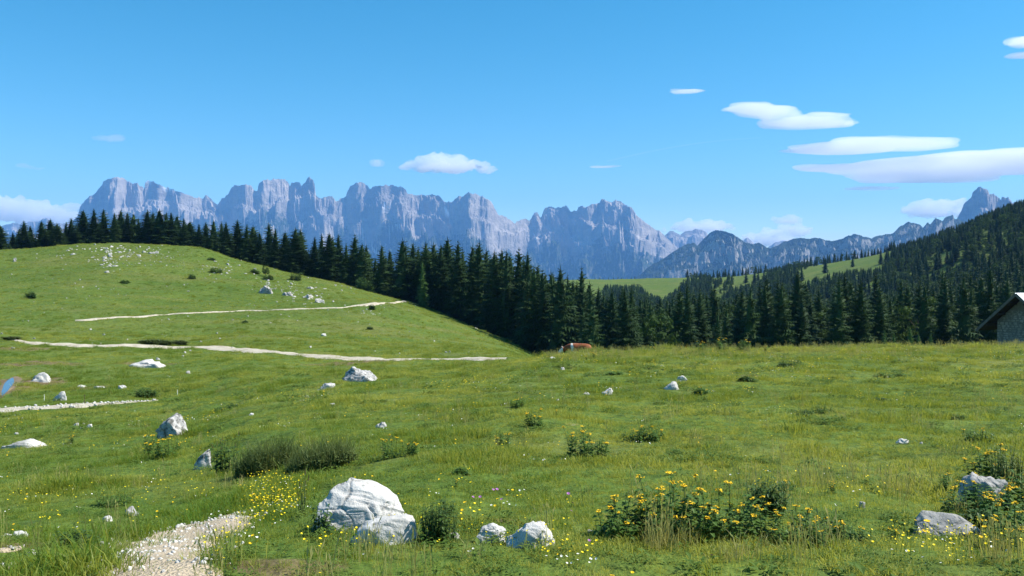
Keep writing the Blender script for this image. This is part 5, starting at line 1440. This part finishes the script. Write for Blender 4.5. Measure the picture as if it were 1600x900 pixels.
# ----------------------------------------------------------------------------
# cow behind the knoll crest
# ----------------------------------------------------------------------------
def skin_mesh(name, verts, radii, edges, sub=2):
    me = bpy.data.meshes.new(name); me.from_pydata(verts, edges, [])
    o = bpy.data.objects.new(name, me); COL.objects.link(o)
    o.modifiers.new('skin', 'SKIN').use_smooth_shade = True
    for i, r in enumerate(radii): me.skin_vertices[0].data[i].radius = r
    me.skin_vertices[0].data[0].use_root = True
    s = o.modifiers.new('sub', 'SUBSURF'); s.levels = sub; s.render_levels = sub
    dg = bpy.context.evaluated_depsgraph_get(); m2 = bpy.data.meshes.new_from_object(o.evaluated_get(dg))
    bpy.data.objects.remove(o); bpy.data.meshes.remove(me); m2.name = name
    for p in m2.polygons: p.use_smooth = True
    return m2
k = NT('cow_hide'); p = k.obj()
n = k.noise(p, 1.3, 3, 0.5, 0.3)
sx_ = k.node('ShaderNodeSeparateXYZ'); k.put(sx_.inputs[0], p)
brown = k.ramp(k.noise(p, 5.0, 4), [(0.3, (0.15, 0.045, 0.016)), (0.7, (0.27, 0.085, 0.028))])
band = k.math('ABSOLUTE', k.math('SUBTRACT', k.math('ADD', sx_.outputs['X'], k.math('MULTIPLY', n, 0.35)), -0.26))
c = k.mix(k.ramp(band, [(0.05, 1.0), (0.09, 0.0)]), brown, (0.72, 0.68, 0.62))
c = k.mix(k.ramp(k.math('ADD', k.math('MULTIPLY', sx_.outputs['X'], -1.0), k.math('MULTIPLY', n, 0.3)), [(1.22 / 2, 0.0), (1.30 / 2, 0.0)]), c, (0.72, 0.68, 0.62))
face = k.math('SUBTRACT', k.math('MULTIPLY', sx_.outputs['X'], -1.0), k.math('MULTIPLY', n, 0.25))
c = k.mix(k.ramp(face, [(0.98, 0.0), (1.0, 1.0)]), c, (0.74, 0.70, 0.66))
belly = k.math('SUBTRACT', sx_.outputs['Z'], k.math('MULTIPLY', n, 0.35))
c = k.mix(k.ramp(belly, [(0.42, 1.0), (0.48, 0.0)]), c, (0.70, 0.66, 0.60))
back_sheen = k.math('ADD', sx_.outputs['Z'], k.math('MULTIPLY', n, 0.16))
c = k.mix(k.ramp(k.math('SUBTRACT', back_sheen, 0.6), [(0.82, 0.0), (0.86, 0.75)]), c, (0.66, 0.58, 0.48))  # light sheen along the top of the back, painted into the hide colour
k.principled(c, 0.7, k.bump(k.noise(p, 40.0, 3), 0.2, 0.01), spec=0.25)
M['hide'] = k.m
M['horn'] = mat_simple('pale_horn', (0.55, 0.48, 0.36), 0.5, 0.2, 10, 0.1)
# faces -x ; z up ; metres
cv = [(0.72, 0, 1.08), (0.98, 0, 1.12), (0.38, 0, 1.03), (0.0, 0, 0.99), (-0.36, 0, 1.05), (-0.66, 0, 1.06), (-0.92, 0, 0.98), (-1.12, 0, 0.88), (-1.27, 0, 0.78), (-1.46, 0, 0.62),
      (-0.50, 0.20, 0.80), (-0.52, 0.20, 0.45), (-0.50, 0.20, 0.16), (-0.53, 0.20, 0.02), (-0.50, -0.20, 0.80), (-0.46, -0.20, 0.45), (-0.48, -0.20, 0.16), (-0.51, -0.20, 0.02),
      (0.80, 0.22, 0.84), (0.72, 0.22, 0.60), (0.90, 0.22, 0.42), (0.86, 0.22, 0.15), (0.82, 0.22, 0.02), (0.82, -0.22, 0.84), (0.76, -0.22, 0.60), (0.96, -0.22, 0.42), (0.92, -0.22, 0.15), (0.88, -0.22, 0.02)]
cr = [(0.31, 0.30), (0.20, 0.19), (0.34, 0.35), (0.36, 0.38), (0.33, 0.36), (0.27, 0.29), (0.18, 0.20), (0.145, 0.165), (0.135, 0.15), (0.09, 0.085),
      (0.16, 0.17), (0.085, 0.09), (0.055, 0.055), (0.065, 0.065), (0.16, 0.17), (0.085, 0.09), (0.055, 0.055), (0.065, 0.065),
      (0.19, 0.20), (0.13, 0.14), (0.075, 0.075), (0.055, 0.055), (0.065, 0.065), (0.19, 0.20), (0.13, 0.14), (0.075, 0.075), (0.055, 0.055), (0.065, 0.065)]
ce = [(0, 1), (0, 2), (2, 3), (3, 4), (4, 5), (5, 6), (6, 7), (7, 8), (8, 9), (4, 10), (10, 11), (11, 12), (12, 13), (4, 14), (14, 15), (15, 16), (16, 17), (0, 18), (18, 19), (19, 20), (20, 21), (21, 22), (0, 23), (23, 24), (24, 25), (25, 26), (26, 27)]
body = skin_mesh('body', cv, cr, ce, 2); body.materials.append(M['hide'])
Yc = 64.2
cx0 = U(904) * Yc
cow = empty('cow', (cx0, Yc, 0.0), math.radians(-14))
bo = link('body', body, None, cow)
for sg in (1, -1):
    b = MB(); b.tube([(-1.13, sg * 0.09, 0.98), (-1.10, sg * 0.20, 1.01), (-1.10, sg * 0.28, 0.98)], [0.03, 0.06, 0.012], 7); b.build('ear', M['hide'], bo, True)
    b = MB(); b.tube([(-1.17, sg * 0.06, 1.00), (-1.20, sg * 0.14, 1.06), (-1.26, sg * 0.17, 1.13)], [0.028, 0.02, 0.004], 7); b.build('horn', M['horn'], bo, True)
    b = MB(); b.tube([(-1.25, sg * 0.115, 0.88), (-1.265, sg * 0.135, 0.875), (-1.28, sg * 0.115, 0.87)], [0.006, 0.02, 0.006], 7); b.build('eye', M['beam'], bo, True)
b = MB(); b.tube([(1.15, 0, 1.18), (1.24, 0, 1.05), (1.26, 0.02, 0.7), (1.25, 0.03, 0.4)], [0.05, 0.03, 0.02, 0.035], 7); b.build('tail', M['hide'], cow, True)
zs = [hz(cx0 + dx * math.cos(-0.24) - dy * math.sin(-0.24), Yc + dx * math.sin(-0.24) + dy * math.cos(-0.24)) for dx in (-0.5, 0.85) for dy in (-0.2, 0.2)]
cow.location.z = float(np.mean(zs)) - 0.02
cow.scale = (1.02, 1.02, 1.02)
tag(cow, 'brown and white cow behind the grassy knoll crest, head low to the left', 'cow')
print('COW back row', pix(np.array([cx0, Yc, cow.location.z + 1.4])), 'stones', cnt_st)
# ----------------------------------------------------------------------------
# grass, weeds and meadow flowers
# ----------------------------------------------------------------------------
def tuft(name, seed, n, h, r, w, mat, bend=0.5, lean=0.5):
    rs = np.random.RandomState(seed); b = MB()
    for i in range(n):
        a = rs.uniform(0, 6.28); q = r * math.sqrt(rs.rand()); p0 = np.array([q * math.cos(a), q * math.sin(a), -0.01])
        hh = h * rs.uniform(0.45, 1.1); an = rs.uniform(0, 6.28); s = np.array([math.cos(an), math.sin(an), 0]) * w * 0.5 * rs.uniform(0.7, 1.3)
        a2 = rs.uniform(0, 6.28); d = np.array([math.cos(a2), math.sin(a2), 0]) * rs.uniform(0.1, bend) * hh + p0 * lean
        d[2] = 0
        p1 = p0 + d * 0.35 + np.array([0, 0, hh * 0.6]); p2 = p0 + d + np.array([0, 0, hh * rs.uniform(0.75, 1.0)])
        k = b.add(p0 - s, p0 + s, p1 + s * 0.8, p1 - s * 0.8, p2)
        b.q.append((k, k + 1, k + 2, k + 3)); b.t.append((k + 3, k + 2, k + 4))
    me = b.mesh(name); me.materials.append(M[mat]); return me

def rosette(name, seed, n, L, mat='weed'):
    rs = np.random.RandomState(seed); b = MB()
    for i in range(n):
        a = rs.uniform(0, 6.28); q = 0.11 * math.sqrt(rs.rand()); l = L * rs.uniform(0.6, 1.2)
        leaf(b, (q * math.cos(a), q * math.sin(a), rs.uniform(0, 0.05)), (math.cos(a), math.sin(a), rs.uniform(0.15, 1.0)), (0, 0, 1), l, l * rs.uniform(0.35, 0.6), rs.uniform(0.1, 0.5))
    me = b.mesh(name); me.materials.append(M[mat]); return me

def seedgrass(name, seed, n, h):
    rs = np.random.RandomState(seed); b = MB()
    for i in range(n):
        a = rs.uniform(0, 6.28); q = 0.10 * math.sqrt(rs.rand()); p0 = np.array([q * math.cos(a), q * math.sin(a), -0.01])
        d = np.array([rs.normal() * 0.14, rs.normal() * 0.14, 1.0]); hh = h * rs.uniform(0.6, 1.1); an = rs.uniform(0, 3.14)
        s = np.array([math.cos(an), math.sin(an), 0]) * 0.0022
        p1 = p0 + d * hh * 0.78; p2 = p0 + d * hh + np.array([d[0], d[1], 0]) * 0.1 * hh
        k = b.add(p0 - s, p0 + s, p1 + s, p1 - s); b.q.append((k, k + 1, k + 2, k + 3))
        m = (p1 + p2) / 2; k = b.add(p1, m + s * 3, p2, m - s * 3); b.q.append((k, k + 1, k + 2, k + 3))
    me = b.mesh(name); me.materials.append(M['drygrass']); return me

def flower(name, seed, n, h, r, mat, spread=0.12, stem='grass'):
    """a few stalks with a small round flower each"""
    rs = np.random.RandomState(seed); st = MB(); fl = MB()
    for i in range(n):
        a = rs.uniform(0, 6.28); q = spread * math.sqrt(rs.rand()); p0 = np.array([q * math.cos(a), q * math.sin(a), -0.01])
        hh = h * rs.uniform(0.6, 1.15); t = p0 + np.array([rs.normal() * 0.12 * hh, rs.normal() * 0.12 * hh, hh]); s = np.array([0.0018, 0.001, 0])
        st.quad(p0 - s, p0 + s, t + s, t - s)
        nx = np.array([rs.normal() * 0.4, rs.normal() * 0.4 - 0.2, 1]); nx /= np.linalg.norm(nx); u = np.cross(nx, (1, 0.2, 0)); u /= np.linalg.norm(u); v = np.cross(nx, u)
        rr_ = r * rs.uniform(0.75, 1.2)
        k = fl.add(t - nx * rr_ * 0.3, *[t + rr_ * (math.cos(j * 1.047) * u + math.sin(j * 1.047) * v) for j in range(6)])
        fl.t += [(k, k + 1 + j, k + 1 + (j + 1) % 6) for j in range(6)]
    V = st.v + fl.v; o = len(st.v)
    me = np_mesh(name, np.array(V), [tuple(o + i for i in t) for t in fl.t], st.q, False, [1] * len(fl.t) + [0] * len(st.q))
    me.materials.append(M[stem]); me.materials.append(M[mat]); return me

rs = np.random.RandomState(77)
def sample(Y0, Y1, dens, px0=-330, px1=1930):
    """points spread evenly over the ground between two depths inside the view wedge"""
    u0, u1 = U(px0), U(px1)
    n = int(dens * (u1 - u0) * (Y1 * Y1 - Y0 * Y0) / 2)
    Y = np.sqrt(rs.rand(n) * (Y1 * Y1 - Y0 * Y0) + Y0 * Y0); X = Y * (u0 + (u1 - u0) * rs.rand(n))
    return X, Y

# places kept bare
BARE = []
for o, c in TR: BARE.append(c)
def bare_mask(X, Y):
    keep = np.ones(len(X), bool)
    for (o, c) in TR:
        co = np.zeros(len(o.data.vertices) * 3); o.data.vertices.foreach_get('co', co); co = co.reshape(len(c), -1, 3)
        wid = np.linalg.norm(co[:, 0, :2] - co[:, -1, :2], axis=1) / 2
        near = (X > c[:, 0].min() - 3) & (X < c[:, 0].max() + 3) & (Y > c[:, 1].min() - 3) & (Y < c[:, 1].max() + 3)
        ii = np.where(near)[0]
        for a in range(0, len(ii), 4000):
            q = ii[a:a + 4000]
            d = np.hypot(X[q][:, None] - c[None, :, 0], Y[q][:, None] - c[None, :, 1]) - wid[None, :] * 0.92
            keep[q] &= (d.min(1) > 0) | (rs.rand(len(q)) < np.where(d.min(1) > -0.12, 0.25, 0.05))
    d = np.hypot((X - U(12) * Y) / 0.55, (Y - pc[1]) / 5.6); keep &= d > 1
    for ro in ROCKS:
        lx, ly = ro.location.x, ro.location.y
        if ly > 40: continue
        rad = 0.40 * min(ro.dimensions.x, ro.dimensions.y)
        keep &= (X - lx) ** 2 + (Y - ly) ** 2 > rad * rad
    return keep

GT = [tuft('grass_tuft', 1, 34, 0.085, 0.13, 0.0065, 'grass', 0.7), tuft('grass_tuft', 2, 30, 0.12, 0.12, 0.006, 'grass', 0.8), tuft('grass_tuft', 3, 40, 0.06, 0.15, 0.006, 'grass', 0.8),
      tuft('grass_tuft', 4, 36, 0.17, 0.11, 0.006, 'grass', 0.7), tuft('grass_tuft', 5, 30, 0.10, 0.14, 0.007, 'grass', 0.9)]
parts = [sample(4.0, 9, 110), sample(9, 16, 85), sample(16, 30, 48), sample(30, 62, 20), sample(62, 110, 7, -330, 860), sample(110, 245, 2.6, -330, 860)]
X = np.concatenate([p[0] for p in parts]); Y = np.concatenate([p[1] for p in parts])
kp = bare_mask(X, Y) ; X, Y = X[kp], Y[kp]
patch = fbm(X / 2.2, Y / 2.2, 3, 33); pat2 = fbm(X / 7.0, Y / 7.0, 3, 44); pat3 = fbm(X / 0.7, Y / 0.7, 2, 55)
size = (0.62 + 0.95 * np.clip(patch, -0.45, 0.8) + 0.4 * pat3) * (1 + 0.9 * smooth(18, 60, Y) + 0.6 * smooth(60, 100, Y)) * rs.uniform(0.7, 1.3, len(X))
size = np.clip(size, 0.35, 4.0)
pick = np.where(patch > 0.25, rs.choice([1, 3, 4], len(X)), rs.choice([0, 2, 4, 1], len(X)))
pat4 = fbm(X / 24.0, Y / 24.0, 4, 57)
tint = np.clip(0.47 + 1.0 * pat2 * (1 - 0.4 * smooth(60, 110, Y)) - 0.45 * patch + 0.8 * pat4 * smooth(30, 90, Y) + rs.normal(0, 0.24, len(X)), 0, 1)
clump = fbm(X / 0.9 , Y / 0.9, 2, 91) > 0.42 + 0.15 * rs.rand(len(X))
size = np.where(clump & (Y < 62), size * 1.6, size); tint = np.where(clump, tint * 0.2, tint)
scatter('meadow_grass', np.stack([X, Y, H(X, Y)], -1), rs.uniform(0, 6.28, len(X)), size, pick, tint, GT, 'short green pasture grass covering the knoll and the hollow', 'grass', rs.uniform(-0.15, 0.15, len(X)))
print('grass', len(X))

CV = [rosette('clover_leaves', 61, 44, 0.030), rosette('clover_leaves', 62, 36, 0.038), rosette('clover_leaves', 63, 54, 0.024)]
parts = [sample(4.0, 9, 26), sample(9, 16, 16), sample(16, 30, 7)]
X = np.concatenate([p[0] for p in parts]); Y = np.concatenate([p[1] for p in parts])
f = fbm(X / 1.9, Y / 1.9, 3, 166); kp = bare_mask(X, Y) & (f > -0.25 + 0.4 * rs.rand(len(X))); X, Y, f = X[kp], Y[kp], f[kp]
scatter('clover', np.stack([X, Y, H(X, Y) + 0.01], -1), rs.uniform(0, 6.28, len(X)), (0.75 + 0.6 * f) * rs.uniform(0.6, 1.3, len(X)) * (1 + 0.4 * smooth(10, 25, Y)), rs.randint(0, 3, len(X)), np.clip(0.55 + rs.normal(0, 0.3, len(X)), 0, 1), CV, 'low clover leaves woven through the short grass', 'clover')

WD = [rosette('weed', 11, 26, 0.055), rosette('weed', 12, 20, 0.075), rosette('weed', 13, 34, 0.045)]
parts = [sample(4.0, 10, 9), sample(10, 20, 7), sample(20, 40, 4.0), sample(40, 60, 2.6)]
X = np.concatenate([p[0] for p in parts]); Y = np.concatenate([p[1] for p in parts])
f = fbm(X / 1.6, Y / 1.6, 3, 66); kp = bare_mask(X, Y) & (f > 0.02 + 0.25 * rs.rand(len(X))); X, Y, f = X[kp], Y[kp], f[kp]
scatter('meadow_weeds', np.stack([X, Y, H(X, Y)], -1), rs.uniform(0, 6.28, len(X)), (0.7 + 1.0 * f + 1.0 * smooth(12, 40, Y)) * rs.uniform(0.7, 1.3, len(X)), rs.randint(0, 3, len(X)), np.clip(0.5 + rs.normal(0, 0.25, len(X)), 0, 1), WD, 'dark broad-leaved weeds growing in patches through the grass', 'weeds')

SG = [seedgrass('seed_grass', 21, 12, 0.34), seedgrass('seed_grass', 22, 9, 0.42), tuft('dry_tuft', 23, 26, 0.26, 0.10, 0.005, 'drygrass', 0.7)]
parts = [sample(4.6, 10, 10), sample(10, 20, 5), sample(20, 46, 3.2), sample(46, 60, 3.5, 850, 1930), sample(46, 60, 2.0, -330, 850)]
X = np.concatenate([p[0] for p in parts]); Y = np.concatenate([p[1] for p in parts])
f = fbm(X / 2.6, Y / 2.6, 3, 88); kp = bare_mask(X, Y) & ((f > 0.1 + 0.3 * rs.rand(len(X))) | ((Y > 46) & (X > 2))); X, Y, f = X[kp], Y[kp], f[kp]
pick = rs.choice([0, 0, 1, 2], len(X))
# straw-coloured tufts below the flowering bank
ex = np.array([ground_at(px, py)[:2] for px, py in zip(np.concatenate([rs.uniform(1015, 1085, 14), rs.uniform(1120, 1300, 10), rs.uniform(1530, 1600, 10)]), np.concatenate([rs.uniform(840, 862, 14), rs.uniform(852, 885, 10), rs.uniform(855, 890, 10)]))])
X = np.concatenate([X, ex[:, 0]]); Y = np.concatenate([Y, ex[:, 1]]); pick = np.concatenate([pick, rs.choice([2, 2, 0], len(ex))])
scatter('tall_grass', np.stack([X, Y, H(X, Y)], -1), rs.uniform(0, 6.28, len(X)), rs.uniform(0.5, 1.1, len(X)) * (1 + 0.5 * smooth(44, 52, Y) * rs.rand(len(X))), pick, rs.rand(len(X)), SG, 'straw-coloured seeding grass stalks in patches and along the crest', 'grass')

FL = [flower('buttercup', 31, 4, 0.13, 0.008, 'petal_y', 0.12), flower('buttercup', 32, 2, 0.16, 0.009, 'petal_y', 0.08), flower('clover', 33, 3, 0.09, 0.009, 'petal_w', 0.12), flower('orange_flower', 34, 2, 0.14, 0.013, 'petal', 0.08), flower('thistle_flower', 35, 1, 0.24, 0.016, 'petal_p', 0.05)]
parts = [sample(4.0, 10, 3.5), sample(10, 20, 2.5), sample(20, 40, 4.0), sample(40, 58, 7, 840, 1930)]
X = np.concatenate([p[0] for p in parts]); Y = np.concatenate([p[1] for p in parts])
f = fbm(X / 3.0, Y / 3.0, 3, 99); kp = f > 0.0 + 0.35 * rs.rand(len(X)); X, Y = X[kp], Y[kp]
pick = rs.choice([0, 0, 1, 2, 2, 3], len(X))
# buttercup drifts: left of the largest boulder, the lower left and the lower right
ex = []; ep = []
for (x0, x1, y0, y1, n) in ((392, 475, 748, 806, 190), (380, 440, 770, 830, 60), (0, 400, 745, 800, 70), (0, 130, 780, 850, 20), (300, 400, 820, 890, 26), (1380, 1600, 830, 890, 60), (1430, 1560, 840, 880, 24), (560, 900, 760, 880, 70), (440, 560, 850, 880, 12), (840, 940, 880, 896, 12), (1190, 1400, 740, 800, 30)):
    for _ in range(n):
        g = ground_at(rs.uniform(x0, x1), rs.uniform(y0, y1)); ex.append(g[:2]); ep.append(rs.choice([0, 1, 1, 0, 2]) if rs.rand() > 0.05 else 3)
for px, py in ((740, 790), (752, 793), (778, 783), (772, 782), (785, 797), (890, 792), (893, 805), (892, 812), (922, 862), (1110, 890)):
    g = ground_at(px, py + 12); ex.append(g[:2]); ep.append(4)
ex = np.array(ex); X = np.concatenate([X, ex[:, 0]]); Y = np.concatenate([Y, ex[:, 1]]); pick = np.concatenate([pick, ep])
kp = bare_mask(X, Y); X, Y, pick = X[kp], Y[kp], pick[kp]
scatter('meadow_flowers', np.stack([X, Y, H(X, Y)], -1), rs.uniform(0, 6.28, len(X)), rs.uniform(0.75, 1.25, len(X)) * (1 + 0.6 * smooth(15, 40, Y)), pick, rs.rand(len(X)), FL, 'small yellow, white and purple meadow flowers dotted through the grass', 'flowers')

# loose stones on the bare patches
PB = [rock_mesh('pebble', 950 + i, 1.0, 0.8, 0.6, 1, None, 0.75, 5, 0.1) for i in range(4)]
for m_ in PB: m_.materials.append(M['rock'])
PX_, PY_ = [], []
for (o, c) in TR[2:]:
    co = np.zeros(len(o.data.vertices) * 3); o.data.vertices.foreach_get('co', co); co = co.reshape(len(c), -1, 3)
    n = 260 if o.name.startswith('stony') else (1500 if 'patch' in o.name else 16)
    for _ in range(n):
        i = rs.randint(len(c)); t = np.clip(rs.normal(0, 0.34), -0.62, 0.62) + 0.5
        q = co[i, 0] * (1 - t) + co[i, -1] * t; PX_.append(q[0]); PY_.append(q[1])
X = np.array(PX_); Y = np.array(PY_)
sz = np.where(Y > 25, 0.03 + 0.14 * rs.rand(len(X)) ** 3, 0.008 + 0.040 * rs.rand(len(X)) ** 4)
scatter('loose_gravel', np.stack([X, Y, H(X, Y) + np.where(Y > 25, 0.04, 0.024)], -1), rs.uniform(0, 6.28, len(X)), sz, rs.randint(0, 4, len(X)), rs.rand(len(X)), PB, 'loose pale pebbles lying on the bare path patches', 'gravel')
